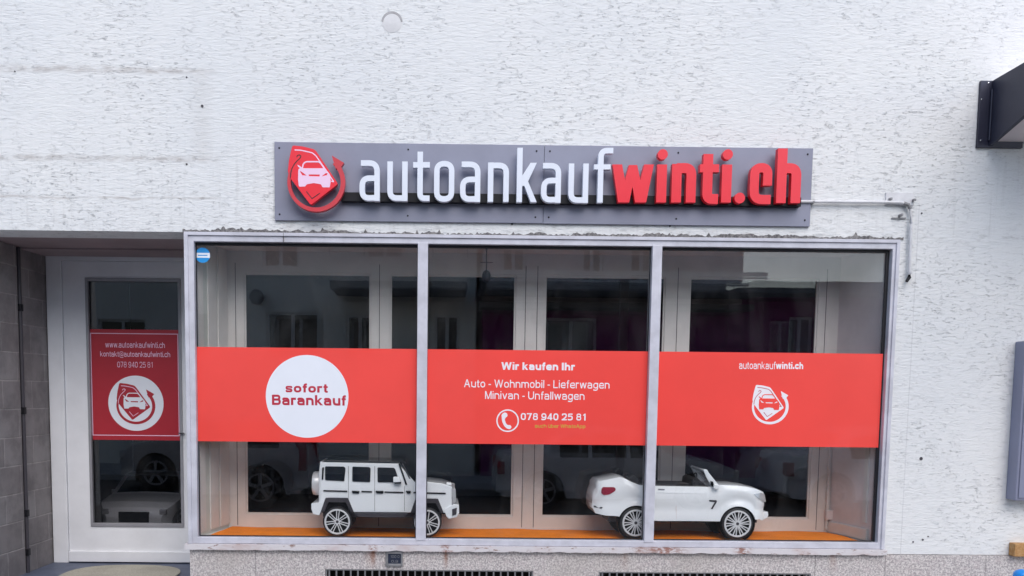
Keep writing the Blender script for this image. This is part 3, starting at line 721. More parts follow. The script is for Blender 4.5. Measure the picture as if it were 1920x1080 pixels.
CARB = [fillet([(305, 408), (652, 408), (718, 490), (728, 580), (714, 660), (616, 658), (596, 618), (500, 602), (402, 620), (386, 648), (300, 650), (288, 560), (292, 430)], 12, True)] + \
    stroke(fillet([(345, 410), (362, 345), (398, 322), (572, 322), (602, 352), (642, 415)], 20), 18) + [[(280, 362), (305, 372), (345, 405), (330, 415), (290, 388)]]
CARN = [[(312, 445), (335, 452), (405, 505), (345, 500)], [(602, 516), (660, 472), (685, 474), (678, 498)], [(430, 490), (580, 490), (578, 516), (434, 512)]]
def logo(mapf, y0, th, parent, tagm, ringm, linem, carm, prefix=''):
    f = lambda ps: [[mapf(p) for p in q] for q in ps]
    e = .0006
    t = obj('emblem_tag', sheet(f([TAGP]), y0-th, y0), tagm, parent)
    obj('emblem_ring', sheet(f(RING+ARROW), y0-th-e*.5, y0+(0 if th < .01 else 0)), ringm, parent)
    obj('emblem_line', sheet(f(HOOK), y0-th-e*1.6, y0-th+.0001), linem[0], t)
    obj('emblem_chevron', sheet(f(CHEV), y0-th-e*1.6, y0-th+.0001), linem[0], t)
    obj('emblem_line', sheet(f(INLINE), y0-th-e*1.2, y0-th+.0001), linem[1], t)
    obj('emblem_car', sheet(f(CARB), y0-th-e*2.2, y0-th+.0001, f(CARN)), carm, t)
def mp_sign(p):
    x, y = 520+p[0]/7.2, 260+p[1]/7.2
    return (AX+(x-1090)*KS, AZ-(y-340)*KS+(x-1090)*KS*SLOPE)
logo(mp_sign, LY1, LY1-LY0, Sg, 'letter_red', 'logo_ring', ('black_ink', 'pink_ink'), 'pink_ink')

# conduit feeding the sign
Cn = thing('conduit', (3.3, -.02, 3.1), 'thin pale conduit running from the sign end to the right then bending down the wall', 'conduit')
cpts = [M(1500, 378, -.03), M(1662, 379, -.03), M(1690, 380, -.03), M(1703, 384, -.03), M(1708, 396, -.03), M(1708, 420, -.03), M(1705, 515, -.03)]
bm = bmesh.new(); tube(bm, [(x, -.03, z) for x, z in cpts], .012)
obj('pipe', bm, 'pipe', Cn, smooth=True)
x, z = M(1687, 372); x1_, z1_ = M(1660, 361); x2_, z2_ = M(1711, 386)
obj('cover_plate', sheet([rect(x1_, x2_, z2_, z1_)], -.012, .001), 'pipe', Cn, bev=.003)
x1_, z1_ = M(1700, 362); x2_, z2_ = M(1714, 382)
bm = bmesh.new(); a, b = M(1674, 407, -.02); c, d = M(1700, 411, -.02); bx(bm, a, c, -.012, .001, d+.006, b); obj('clip', bm, 'grille', Cn)
a, b = M(1690, 381, -.03); c, d = M(1700, 379, -.03)
bm = bmesh.new(); tube(bm, [(x, -.03, z) for x, z in (M(1694, 381, -.03), M(1703, 384, -.03), M(1707, 392, -.03))], .0135); obj('elbow', bm, 'grille', Cn, smooth=True)
for px, py in ((1668, 374), (1712, 376), (1688, 404), (1523, 380)):
    x, z = M(px, py, -.015); obj('clip', boxes((x-.008, x+.008, -.044, .001, z-.009, z+.009)), 'grille', Cn, bev=.002)
bm = bmesh.new(); e1, e2, e3 = M(1705, 510, -.03), M(1705, 520, -.03), M(1700, 528, -.03); tube(bm, [(e1[0], -.03, e1[1]), (e2[0], -.03, e2[1]), (e3[0]-.004, -.035, e3[1])], [.013, .014, .011]); obj('end_cap', bm, 'black', Cn, smooth=True)
for px, py in ((1706, 512),):
    x, z = M(px, py, -.03); bm = bmesh.new(); tube(bm, [(x, -.03, z+.012), (x, -.03, z-.004)], .017); obj('collar', bm, 'pipe', Cn, smooth=True)

# ================================================================ RED FILM BANDS
bt, bb = (M(1014, 657, GY)[1]), (M(1014, 833, GY)[1])
FYs = GY-.0135
def band(a, b, label):
    T = thing('window_film', ((a+b)/2, FYs, bb), label, 'window film', 'red film bands across the shop window panes')
    obj('film', boxes((a, b, FYs, FYs+.0012, bb, bt)), 'red', T)
    return T
g = .0015
b1 = band(edges[0][0]+g, edges[0][1]-g, 'red film band with a white disc reading sofort Barankauf on the left pane')
b2 = band(edges[1][0]+g, edges[1][1]-g, 'red film band with phone symbol and white lettering on the middle pane')
b3 = band(edges[2][0]+g, edges[2][1]-.012, 'red film band with small white web address and emblem on the right pane')
def disc(pc, rpx, Y, th, mat, parent, name, inner=0):
    x, z = M(*pc, Y); k = MPP(*pc, Y)
    return obj(name, sheet([circ(x, z, rpx*k, 72)], Y-th, Y, [circ(x, z, inner*k, 72)] if inner else []), mat, parent)
ds = disc((575.9, 743.5), 77.5, FYs-.0001, .0006, 'white_film', b1, 'disc')
text('sofort', (535.5, 719, 614.5, 736), FYs-.0008, 'wine_ink', ds, 16.5)
text('Barankauf', (510, 740.5, 648.5, 760), FYs-.0008, 'wine_ink', ds, 16.5)
text('Wir kaufen Ihr', (940, 679.5, 1078, 694), FYs-.0001, 'white_ink', b2, 18)
text('Auto - Wohnmobil - Lieferwagen', (870, 712.5, 1143, 731.5), FYs-.0001, 'white_ink', b2, 10.5)
text('Minivan - Unfallwagen', (909.5, 734, 1096, 753), FYs-.0001, 'white_ink', b2, 10.5)
text('078 940 25 81', (976.5, 775, 1098, 788), FYs-.0001, 'white_ink', b2, 14.5)
text('auch über WhatsApp', (1003, 795.5, 1097.5, 804), FYs-.0001, 'yellow_ink', b2, 10)
disc((951.8, 788.8), 21.2, FYs-.0001, .0006, 'white_ink', b2, 'phone_ring', 18.7)
kx, kz_ = M(951.8, 788.8, FYs); k = MPP(952, 789, FYs)
pm = lambda u, v: (kx+(u-717)/4.174*k, kz_-(v-621)/4.174*k)
hs = [[pm(*p) for p in fillet([(668, 575), (690, 556), (712, 562), (716, 586), (700, 598), (694, 612), (704, 642), (718, 656), (738, 654), (750, 672), (736, 688), (712, 682), (690, 662), (674, 628)], 8, True)]]
obj('phone_symbol', sheet(hs, FYs-.0007, FYs-.0001), 'white_ink', b2)
text('autoankauf', (1386, 678, 1454, 692), FYs-.0001, 'white_ink', b3, 10)
text('winti.ch', (1455, 679, 1506, 692), FYs-.0001, 'white_ink', b3, 18)
def mp_b3(p):
    x = 1200+(838+(p[0]-140)*.354)/4; y = 640+(330+(p[1]-115)*.338)/4
    X0, Z0 = M(1444, 760, FYs); k = MPP(1444, 760, FYs)
    return (X0+(x-1444)*k, Z0-(y-760)*k)
logo(mp_b3, FYs-.0001, .0005, b3, 'white_ink', 'white_ink', ('wine_ink', 'wine_ink'), 'red')
# dark inner edge so the white emblem reads as outlined
# alarm sticker
sx, sz = M(380, 478.5, GY); k = MPP(380, 478, GY)
St = thing('round_sticker', (sx, GY, sz), 'small round blue and white sticker in the top left corner of the shop glass', 'sticker')
dd = disc((380, 478.5), 14, GY-.0003, .001, 'blue_ink', St, 'sticker_disc')
obj('sticker_band', sheet([rect(sx-13.6*k, sx+13.6*k, sz-4.8*k, sz+4.2*k)], GY-.0018, GY-.0014), 'white_film', dd)
obj('sticker_line', sheet([rect(sx-9*k, sx+9*k, sz-1.2*k, sz+.6*k)], GY-.0022, GY-.0019), 'blue_ink', dd)

# door poster
pY = DY+.0095
pa, pb = M(166, 617, pY); pc, pd = M(342, 826, pY)
dp = thing('door_poster', ((pa+pc)/2, pY, pd), 'dark red poster with round white emblem and contact lines on the entrance door glass', 'poster')
obj('sheet', boxes((glx0+.016, glx1-.016, pY, pY+.0015, pd, pb)), 'red_door', dp)
obj('border_line', sheet([rect(M(171, 700, pY)[0], M(335, 700, pY)[0], M(250, 817, pY)[1], M(250, 625, pY)[1])], pY-.0006, pY-.0001,
    [rect(M(172.3, 700, pY)[0], M(333.7, 700, pY)[0], M(250, 815.7, pY)[1], M(250, 626.3, pY)[1])]), 'pink_ink', dp)
text('www.autoankaufwinti.ch', (197.5, 641, 309, 652), pY-.0001, 'pink_ink', dp, 10)
text('kontakt@autoankaufwinti.ch', (188, 659, 319, 671), pY-.0001, 'pink_ink', dp, 10)
text('078 940 25 81', (220, 678.5, 286, 689), pY-.0001, 'pink_ink', dp, 8)
dsk = disc((254.9, 756.2), 51.8, pY-.0001, .0006, 'white_film', dp, 'disc')
def mp_dp(p):
    x = 180+(315+(p[0]-140)*.778)/8.307; y = 690+(240+(p[1]-115)*.737)/8.307
    X0, Z0 = M(255, 756, pY); k = MPP(255, 756, pY)
    return (X0+(x-255)*k, Z0-(y-756)*k)
logo(mp_dp, pY-.0008, .0005, dp, 'red_door', 'red_door', ('pink_ink', 'pink_ink'), 'white_film')

# ================================================================ small things on the facade
# framed number plate under the ledge
x0, z1 = M(723, 1032, -.02); x1, z0 = M(755, 1062, -.02)
P_ = thing('utility_plate', ((x0+x1)/2, -.02, z0), 'small grey framed plate with dark face fixed under the window ledge', 'plate')
fr = obj('frame', sheet([rect(x0, x1, z0, z1)], -.030, -.0125, [rect(x0+.02, x1-.014, z0+.022, z1-.026)]), 'grille', P_, bev=.003)
obj('face', boxes((x0+.02, x1-.014, -.022, -.0128, z0+.022, z1-.026)), plain('dark_blue_enamel', (.02, .028, .055), .4), P_)
text('100 0', (732, 1041, 749, 1046), -.0225, 'grille', P_, 9); text('0.9', (734, 1050, 746, 1055), -.0225, 'grille', P_, 9)
# grey cabinet at the right edge
x0 = 4.49; z0, z1 = .84, 2.075
Cb = thing('meter_cabinet', (x0+.35, -.07, z0), 'flat blue-grey metal cabinet hung on the wall at the right edge', 'cabinet')
body = obj('body', boxes((x0, x0+.7, -.11, -.001, z0, z1)), 'boxgrey', Cb, bev=.006)
obj('door', boxes((x0+.02, x0+.68, -.118, -.1105, z0+.02, z1-.02)), 'boxgrey', Cb, bev=.003)
# wooden block and blue cap at the lower right corner
x0, zt = M(1897, 1018, -.03)
wb = obj('wooden_block', boxes((x0, x0+.34, -.07, -.001, PLZ+.001, zt)), 'wood', None, bev=.004)
tag(wb, 'short raw wooden batten lying on the stone plinth at the right edge', 'wood block')
bx_, bz_ = M(1917, 1080, -.35)
Bc = thing('blue_bollard', (bx_+.0, -.35, 0), 'bright blue rounded post top at the lower right corner of the photo', 'post')
bm = bmesh.new(); n = 28
prof = [(.05, 0), (.05, bz_-.02), (.062, bz_-.015), (.062, bz_+.005)] + [(.060*math.cos(R(a)), bz_+.006+.045*math.sin(R(a))) for a in range(0, 90, 12)] + [(0, bz_+.051)]
rings = []
for r, z in prof:
    rings.append([bm.verts.new((bx_+r*math.cos(2*math.pi*k/n), -.35+r*math.sin(2*math.pi*k/n), z)) for k in range(n)] if r > 0 else [bm.verts.new((bx_, -.35, z))])
for a, b in zip(rings, rings[1:]):
    for k in range(n):
        if len(b) == 1: bm.faces.new((a[k], a[(k+1) % n], b[0]))
        else: bm.faces.new((a[k], a[(k+1) % n], b[(k+1) % n], b[k]))
obj('post', bm, 'blue', Bc, smooth=True)
# canopy upper right
cx0, cz1_ = M(1836, 153); _, cz0_ = M(1836, 278)
Cp = thing('canopy', (cx0+.8, 0, cz0_), 'dark anthracite metal canopy jutting from the wall at the upper right', 'canopy')
bp_ = obj('bracket_plate', boxes((cx0, cx0+.35, -.022, .001, cz0_, cz1_)), 'anthracite', Cp, bev=.002)
fx = M(1858, 220, -.03)[0]
bm = bmesh.new(); prism(bm, [(-.023, cz0_+.01), (-1.5, cz0_+.44), (-1.5, cz1_+.02), (-.023, cz1_-.0)], 'x', fx, fx+.03)
obj('side_fascia', bm, 'anthracite', Cp, bev=.003)
bm = bmesh.new(); prism(bm, [(-.023, cz0_+.045), (-1.49, cz0_+.47), (-1.49, cz1_-.02), (-.023, cz1_-.02)], 'x', fx+.031, fx+3.0)
obj('underside', bm, 'case', Cp)
bm = bmesh.new(); tube(bm, [(fx-.006, -.035, cz0_+.05), (fx-.006, -.035, cz1_-.07)], .007)
obj('edge_fold', bm, 'anthracite', Cp)
for px, py in ((1853, 156), (1841, 186), (1839, 263)):
    x, z = M(px, py, -.02); bm = bmesh.new(); lathe_y(bm, [(.008, -.0225), (.006, -.027), (0, -.028)], x, z, 10); obj('rivet', bm, 'chrome', bp_, smooth=True)
# doormat
dx, dz = -2.78, 0
bm = bmesh.new(); pts = []
for k in range(64):
    a = 2*math.pi*k/64; pts.append((dx+.50*math.copysign(abs(math.cos(a))**.8, math.cos(a)), .62+.40*math.copysign(abs(math.sin(a))**.8, math.sin(a))))
prism(bm, pts, 'z', .0125, .026)
tag(obj('doormat', bm, 'mat_b'), 'oval beige doormat on the blue-grey entrance step', 'doormat')
# camera bulb hanging in the display case
hx, hz = M(912, 518, .30)
Hc = thing('hanging_camera', (hx, .30, hz), 'small black camera dome hanging from the display ceiling in the middle pane', 'camera')
bm = bmesh.new(); tube(bm, [(hx, .30, cz1), (hx, .30, hz+.03)], .005, 8); tube(bm, [(hx-.05, .30, hz+.11), (hx+.05, .30, hz+.11)], .003, 6); obj('cord', bm, 'toy_grey', Hc)
bm = bmesh.new(); bmesh.ops.create_uvsphere(bm, u_segments=20, v_segments=14, radius=1)
for v in bm.verts: v.co = Vector((hx+v.co.x*.036, .30+v.co.y*.036, hz+v.co.z*.05))
obj('dome', bm, 'black', Hc, smooth=True)
# socket and cable duct in the right corner of the case
xx, zz1 = M(1558, 845, .50); _, zz0 = M(1556, 985, .50)
sk = thing('cable_duct', (xx, .5, zz0), 'white cable duct with a square socket in the right corner of the display case', 'cable duct')
obj('duct', boxes((xx-.008, xx+.008, .515, .5385, FLZ+.02, 1.25)), 'part', sk)
a, b = M(1557, 966, .50); obj('socket', boxes((a-.035, a+.035, .50, .538, b-.04, b+.04)), 'case', sk, bev=.004)

# orange cloth on the display floor
bm = bmesh.new()
nx, ny = 120, 12; grid = []
fx0, fx1 = lin+.02, rin-.10
for j in range(ny+1):
    row = []
    t = j/ny; y = .082+(CASE-.085)*t
    xa = (lin+.03)*(1-t)+(LB+.03)*t; xb = (WX1-.10)*(1-t)+(RB-.03)*t
    for i in range(nx+1):
        x = xa+(xb-xa)*i/nx
        z = FLZ-.006+.003*math.sin(x*5.1+y*9)+.002*math.sin(x*13+y*21+1)
        row.append(bm.verts.new((x, y, z)))
    grid.append(row)
for j in range(ny):
    for i in range(nx): bm.faces.new((grid[j][i], grid[j][i+1], grid[j+1][i+1], grid[j+1][i]))
bmesh.ops.solidify(bm, geom=bm.faces[:], thickness=-.004)
tag(obj('orange_cloth', bm, 'orange', smooth=True), 'bright orange cloth covering the display floor under the toy cars', 'cloth')

# ================================================================ CAR BUILDERS
def interp(tab, x):
    if x <= tab[0][0]: return tab[0][1]
    for (a, va), (b, vb) in zip(tab, tab[1:]):
        if x <= b: return va+(vb-va)*(x-a)/max(b-a, 1e-9)
    return tab[-1][1]
def colloft(bm, xs, zb, zt, hw, yc, nside=9, ntop=6, crown=0.0, rnd=.012):
    """body made of vertical columns: zb/zt give the lower and upper outline, hw(x, z, t) the half width"""
    rings = []
    for x in xs:
        b, t = zb(x), zt(x); ring = []
        for i in range(nside+1):
            s = i/nside; z = b+(t-b)*s; ring.append((x, yc-hw(x, z, s), z))
        h = hw(x, t, 1)
        for i in range(1, ntop):
            s = i/ntop; q = 2*s-1; ring.append((x, yc+h*q, t+crown*(1-q*q)))
        for i in range(nside, -1, -1):
            s = i/nside; z = b+(t-b)*s; ring.append((x, yc+hw(x, z, s), z))
        rings.append([bm.verts.new(p) for p in ring])
    for a, c in zip(rings, rings[1:]):
        n = len(a)
        for k in range(n): bm.faces.new((a[k], a[(k+1) % n], c[(k+1) % n], c[k]))
    bm.faces.new(rings[0][::-1]); bm.faces.new(rings[-1])
def arch(x, arches, base):
    z = base
    for ax, az, ar in arches:
        if abs(x-ax) < ar: z = max(z, az+math.sqrt(ar*ar-(x-ax)**2))
    return z
def xs_for(x0, x1, arches, extra=(), n=70):
    xs = {round(x0+(x1-x0)*i/n, 5) for i in range(n+1)} | {round(e, 5) for e in extra}
    for ax, az, ar in arches:
        for k in range(33): xs.add(round(ax-ar*math.cos(math.pi*k/32), 5))
    xs = sorted(x for x in xs if x0 <= x <= x1); out = [xs[0]]
    for x in xs[1:]:
        if x-out[-1] > .0006: out.append(x)
    return out
def wheel(root, cx, cz, yo, yi, rt, rr, style, rimmat='rim', local=False):
    """yo: outer face y, yi: inner face y"""
    s = 1 if yi > yo else -1; wd = abs(yi-yo)
    bm = bmesh.new(); b = wd*.12
    lathe_y(bm, [(rr*.98, yo+s*wd*.10), (rr*1.02, yo), (rt-.010*rt/.11, yo+s*.0), (rt-.002, yo+s*b*.7), (rt, yo+s*b*1.6), (rt, yi-s*b*1.6), (rt-.006, yi), (0, yi)], cx, cz, 56)
    W = obj('wheel', bm, 'tyre', root, smooth=True, local=local)
    bm = bmesh.new(); lathe_y(bm, [(0, yo+s*wd*.42), (rr*.9, yo+s*wd*.42), (rr*.97, yo+s*wd*.15)], cx, cz, 40); obj('rim_well', bm, 'black', W, smooth=True)
    P = []; N = []
    P.append(circ(cx, cz, rr*1.0, 64)); N.append(circ(cx, cz, rr*.87, 64))
    spk = []
    if style == 'mesh':
        for k in range(7):
            a = 2*math.pi*k/7+.16
            for da in (-.33, .33):
                spk += [stroke([(cx+rr*.14*math.cos(a), cz+rr*.14*math.sin(a)), (cx+rr*.90*math.cos(a+da), cz+rr*.90*math.sin(a+da))], rr*.070)[0]]
    elif style == 'multi':
        for k in range(10):
            a = 2*math.pi*k/10+.1
            for da in (-.10, .10):
                spk += [stroke([(cx+rr*.16*math.cos(a+da*1.3), cz+rr*.16*math.sin(a+da*1.3)), (cx+rr*.90*math.cos(a+da*1.25), cz+rr*.90*math.sin(a+da*1.25))], rr*.075)[0]]
    else:
        for k in range(5):
            a = 2*math.pi*k/5+.3
            spk += [stroke([(cx+rr*.1*math.cos(a), cz+rr*.1*math.sin(a)), (cx+rr*.92*math.cos(a), cz+rr*.92*math.sin(a))], rr*.24)[0]]
    y0, y1 = sorted((yo-s*.001, yo+s*wd*.13))
    obj('rim', sheet(P, y0, y1, N), rimmat, W, bev=.0015 if rr < .2 else 0)
    y0, y1 = sorted((yo+s*.003, yo+s*wd*.12))
    obj('spokes', sheet(spk+[circ(cx, cz, rr*.20, 24)], y0, y1), rimmat, W)
    bm = bmesh.new(); lathe_y(bm, [(rr*.12, yo+s*.004), (rr*.10, yo-s*.0005), (0, yo-s*.001)], cx, cz, 20); obj('hub_cap', bm, 'toy_grey', W, smooth=True)
    return W

# ---------------- toy off-roader
YN, YF = .10, .50; YC = (YN+YF)/2; HWd = (YF-YN)/2
def GP(u, v, Y=None):
    Y = YN if Y is None else Y
    return M(560+u/4.153, 820+v/4.153, Y)
def outline(fn, pts): return [fn(*p) for p in pts]
wr = .117
rw = GP(300, 640); fw = GP(1000, 645)
wz = FLZ-.001+wr
G_ = thing('toy_car', (GP(640, 700)[0], YC, FLZ), 'white boxy toy off-roader with spare wheel on its back, behind the left panes', 'toy car', 'ride-on toy cars on the orange cloth')
topt = outline(GP, [(100, 515), (148, 508), (152, 300), (165, 190), (190, 196), (775, 207), (905, 352), (1000, 347), (1120, 362), (1190, 385), (1216, 412), (1218, 520), (1250, 527), (1252, 560)])
topt = sorted(topt); zmin = GP(600, 585)[1]
ar = [(rw[0], GP(0, 600)[1], (GP(430, 0)[0]-GP(175, 0)[0])/2), (fw[0], GP(0, 606)[1], (GP(1128, 0)[0]-GP(872, 0)[0])/2)]
def g_arch(x):   # squarish arches
    z = zmin
    for ax, az, r in ar:
        d = abs(x-ax)/r
        if d < 1: z = max(z, min(az+(1-d)*r*2.6, GP(0, 470)[1]+.0))
    return z
xa, xb = GP(150, 0)[0], GP(1216, 0)[0]
xs = xs_for(xa, xb, [], [ax+s*r*f for ax, az, r in ar for s in (-1, 1) for f in (.999, .9, .8, .7, .6, .5, 1.001)] + [p[0] for p in topt], 60)
bm = bmesh.new()
zbelt = GP(0, 355)[1]
def g_hw(x, z, t):
    h = HWd-.010
    if z > zbelt: h -= .05*(z-zbelt)
    dx = min(x-xa, xb-x)
    if dx < .03: h -= .016*(1-dx/.03)**2
    return h
colloft(bm, xs, g_arch, lambda x: interp([p for p in topt if xa-1e-6 <= p[0] <= xb+1e-6], x), g_hw, YC, 12, 4, .004)
gb = obj('body', bm, 'toy_white', G_, smooth=True, bev=.005, seg=2, ang=30)
# black roof
bm = bmesh.new(); prism(bm, outline(GP, [(185, 190), (775, 203), (790, 196), (760, 188), (200, 180)]), 'y', YN+.03, YF-.03); obj('roof', bm, 'gloss_black', G_, bev=.004)
# undertray, sills
obj('underbody', boxes((GP(180, 0)[0], GP(1120, 0)[0], YN+.06, YF-.06, GP(0, 625)[1], GP(0, 500)[1])), 'toy_grey', G_)
def both(name, pts, mat, o=0.0, th=.006, parent=None, bev=.0015, near_only=False):
    for s, yy in ((1, YN), (-1, YF)):
        if near_only and s < 0: continue
        y0 = yy+s*(.010+o); bm = bmesh.new(); prism(bm, outline(GP, pts), 'y', y0-s*th, y0+s*.004)
        obj(name, bm, mat, parent or G_, bev=bev)
both('window', fillet([(205, 226), (350, 228), (364, 240), (355, 342), (205, 334)], 9, True), 'gloss_black')
both('window', fillet([(418, 228), (548, 232), (560, 242), (556, 350), (416, 344)], 9, True), 'gloss_black')
both('window', fillet([(613, 234), (742, 238), (752, 250), (785, 352), (615, 350)], 9, True), 'gloss_black')
both('pillar_strip', [(182, 235), (196, 235), (190, 330), (178, 330)], 'gloss_black')
both('pillar_strip', [(776, 205), (788, 205), (846, 370), (832, 372)], 'gloss_black')
for a, b in ((193, 378), (488, 570), (668, 815), (893, 1145)): both('trim_strip', [(a, 411+(a-190)*.022), (b, 411+(b-190)*.022), (b, 422+(b-190)*.022), (a, 421+(a-190)*.022)], 'gloss_black', 0, .008)
for a, b in ((412, 474), (598, 662), (834, 874)): both('door_handle', fillet([(a, 416), (b, 418), (b-4, 438), (a+8, 436)], 4, True), 'gloss_black', 0, .012)
for u in (385, 590, 822): both('door_seam', [(u, 225 if u < 600 else 380), (u+2.5, 225 if u < 600 else 380), (u+2.5, 575), (u, 575)], 'toy_grey', 0, .0012, bev=0)
both('side_sill', [(430, 586), (850, 590), (820, 625), (470, 620)], 'toy_grey', .012, .03)
for ax, az, r in ar:    # black wheel-arch flares
    for s, yy in ((1, YN), (-1, YF)):
        c = ax; h = GP(0, 470)[1]
        outer = [(c-r*1.02, zmin+.0), (c-r*.72, h), (c+r*.66, h), (c+r*1.02, zmin)]
        inner = [(c-r*.80, zmin-.001), (c-r*.56, h-.035), (c+r*.52, h-.035), (c+r*.84, zmin-.001)]
        y0, y1 = sorted((yy+s*.004, yy+s*.05))
        obj('arch_flare', sheet([outer], y0, y1, [inner]), 'toy_grey', G_, bev=.002)
        y0, y1 = sorted((yy+s*.055, yy+s*.16)); obj('wheel_well', boxes((c-r*.95, c+r*.95, y0, y1, zmin-.0, h-.002)), 'black', G_)
for c in (rw, fw):
    wheel(G_, c[0], wz, YN+.0, YN+.075, wr, .103, 'mesh'); wheel(G_, c[0], wz, YF, YF-.075, wr, .103, 'mesh')
# bumpers
bm = bmesh.new(); prism(bm, fillet(outline(GP, [(98, 515), (150, 508), (205, 480), (160, 608), (112, 598), (98, 560)]), .006, True), 'y', YN+.004, YF-.004); obj('rear_bumper', bm, 'toy_white', G_, bev=.006)
bm = bmesh.new(); prism(bm, fillet(outline(GP, [(1130, 560), (1210, 520), (1248, 526), (1250, 590), (1228, 622), (1168, 636), (1150, 615)]), .004, True), 'y', YN+.004, YF-.004); fb = obj('front_bumper', bm, 'toy_white', G_, bev=.006)
bm = bmesh.new(); prism(bm, fillet(outline(GP, [(1195, 560), (1232, 548), (1228, 600), (1196, 612)]), .004, True), 'y', YN-.002, YN+.006); obj('bumper_intake', bm, 'toy_grey', fb)
both('headlight', fillet([(1192, 395), (1222, 402), (1226, 500), (1198, 520)], 5, True), 'lens', 0, .006)
bm = bmesh.new(); prism(bm, outline(GP, [(1150, 352), (1190, 356), (1192, 380), (1150, 372)]), 'y', YN+.02, YN+.05); obj('turn_signal', bm, 'toy_white', G_, bev=.006)
# windscreen
bm = bmesh.new(); prism(bm, outline(GP, [(785, 199), (796, 196), (903, 345), (890, 352)]), 'y', YN+.035, YF-.035); obj('windscreen', bm, 'gloss_black', G_)
for yy in (YN+.012, YF-.022):
    bm = bmesh.new(); prism(bm, outline(GP, [(800, 205), (812, 205), (898, 378), (886, 378)]), 'y', yy, yy+.010); obj('windscreen_frame', bm, 'toy_grey', G_)
# mirrors
for s, yy in ((1, YN), (-1, YF)):
    bm = bmesh.new(); prism(bm, fillet(outline(GP, [(738, 305), (785, 305), (796, 345), (738, 348)]), .006, True), 'y', yy-s*.03, yy+s*.008); mr = obj('mirror', bm, 'toy_white', G_, bev=.006)
    bm = bmesh.new(); prism(bm, outline(GP, [(742, 348), (798, 345), (798, 358), (752, 360)]), 'y', yy-s*.026, yy+s*.008); obj('mirror_foot', bm, 'gloss_black', mr)
# spare wheel cover: a drum with its axis along x
x0s, x1s = GP(78, 0)[0], GP(150, 0)[0]; zc = GP(0, 378)[1]; rs = (GP(0, 283)[1]-GP(0, 472)[1])/2
bm = bmesh.new(); n = 40; rings = []
for r, x in ((0, x0s), (rs*.80, x0s+.002), (rs*.95, x0s+.008), (rs, x0s+.022), (rs, x1s-.01), (rs*.9, x1s+.01)):
    rings.append([bm.verts.new((x, YC+r*math.cos(2*math.pi*k/n), zc+r*math.sin(2*math.pi*k/n))) for k in range(n)] if r else [bm.verts.new((x, YC, zc))])
for a, b in zip(rings, rings[1:]):
    for k in range(n):
        if len(a) == 1: bm.faces.new((a[0], b[k], b[(k+1) % n]))
        else: bm.faces.new((a[k], a[(k+1) % n], b[(k+1) % n], b[k]))
obj('spare_wheel', bm, 'rim', G_, smooth=True)

# ---------------- toy convertible
def CPt(u, v, Y=None):
    return M(1100+u/4.153, 820+v/4.153, YN if Y is None else Y)
C_ = thing('toy_car', (CPt(750, 0)[0], YC, FLZ), 'white open-top ride-on toy convertible in the right half of the window', 'toy car', 'ride-on toy cars on the orange cloth')
wr2 = .128; crw = CPt(385, 645); cfw = CPt(1178, 650); wz2 = FLZ-.001+wr2
ctop = sorted(outline(CPt, [(56, 470), (62, 440), (82, 400), (84, 358), (110, 343), (160, 333), (262, 312), (292, 318), (350, 348), (420, 376), (480, 381), (960, 390), (1040, 374), (1180, 378), (1260, 388), (1335, 406), (1400, 434), (1432, 465), (1442, 500)]))
cbot = outline(CPt, [(56, 560), (75, 596), (150, 610), (235, 614), (560, 652), (800, 652), (1015, 655), (1350, 640), (1375, 652), (1425, 645), (1442, 620)])
car_ = [(crw[0], wz2-.004, .146), (cfw[0], wz2-.004, .146)]
cxa, cxb = CPt(58, 0)[0], CPt(1440, 0)[0]
def c_zb(x): return max(interp(cbot, x), arch(x, car_, 0))
def c_zt(x): return interp(ctop, x)
csh = CPt(0, 425)[1]; cmid = CPt(0, 520)[1]
def c_hw(x, z, t):
    h = HWd-.006
    h -= .030*max(0, t-.72)**1.3*3.0                    # rounded shoulder
    h -= .010*math.exp(-((t-.35)/.16)**2)              # hollow between sill and crease
    for ax, az, r in car_:
        d = math.hypot(x-ax, z-az)
        if d < r+.03: h += .007*(1-(d-r)/.03) if d > r else .007
    L = cxb-cxa; e = min(x-cxa, cxb-x)
    if e < .13: h -= .065*(1-e/.13)**2.4
    return h
xs = xs_for(cxa, cxb, car_, [p[0] for p in ctop]+[p[0] for p in cbot], 80)
bm = bmesh.new(); colloft(bm, xs, c_zb, c_zt, c_hw, YC, 16, 8, .010)
obj('body', bm, 'toy_white', C_, smooth=True, ang=50)
# cockpit tub, dark, and seats
bm = bmesh.new(); q = outline(CPt, [(330, 352), (345, 340), (440, 368), (958, 382), (960, 398), (430, 392)]); prism(bm, q, 'y', YN+.045, YF-.045); obj('cockpit', bm, 'seat', C_, bev=.003)
for u0 in (345,):
    for ya, yb_ in ((YN+.07, YC-.015), (YC+.015, YF-.07)):
        bm = bmesh.new(); prism(bm, fillet(outline(CPt, [(u0, 372), (u0+10, 312), (u0+38, 300), (u0+70, 318), (u0+80, 380)]), .008, True), 'y', ya, yb_); obj('seat', bm, 'seat', C_, bev=.008)
bm = bmesh.new(); ctr = CPt(868, 330)
pts = []
for k in range(25):
    a = 2*math.pi*k/24; pts.append((ctr[0]+.018*math.cos(a)*.9, YC-.09+.05*math.sin(a), ctr[1]+.042*math.cos(a)))
tube(bm, pts, .006, 8, False); e_ = CPt(905, 385); tube(bm, [(ctr[0], YC-.09, ctr[1]), (e_[0], YC-.09, e_[1])], .008, 8)
obj('steering_wheel', bm, 'seat', C_, smooth=True)
bm = bmesh.new(); prism(bm, fillet(outline(CPt, [(838, 385), (845, 335), (875, 318), (905, 345), (955, 385)]), .006, True), 'y', YN+.06, YF-.06); obj('dashboard', bm, 'seat', C_, bev=.01)
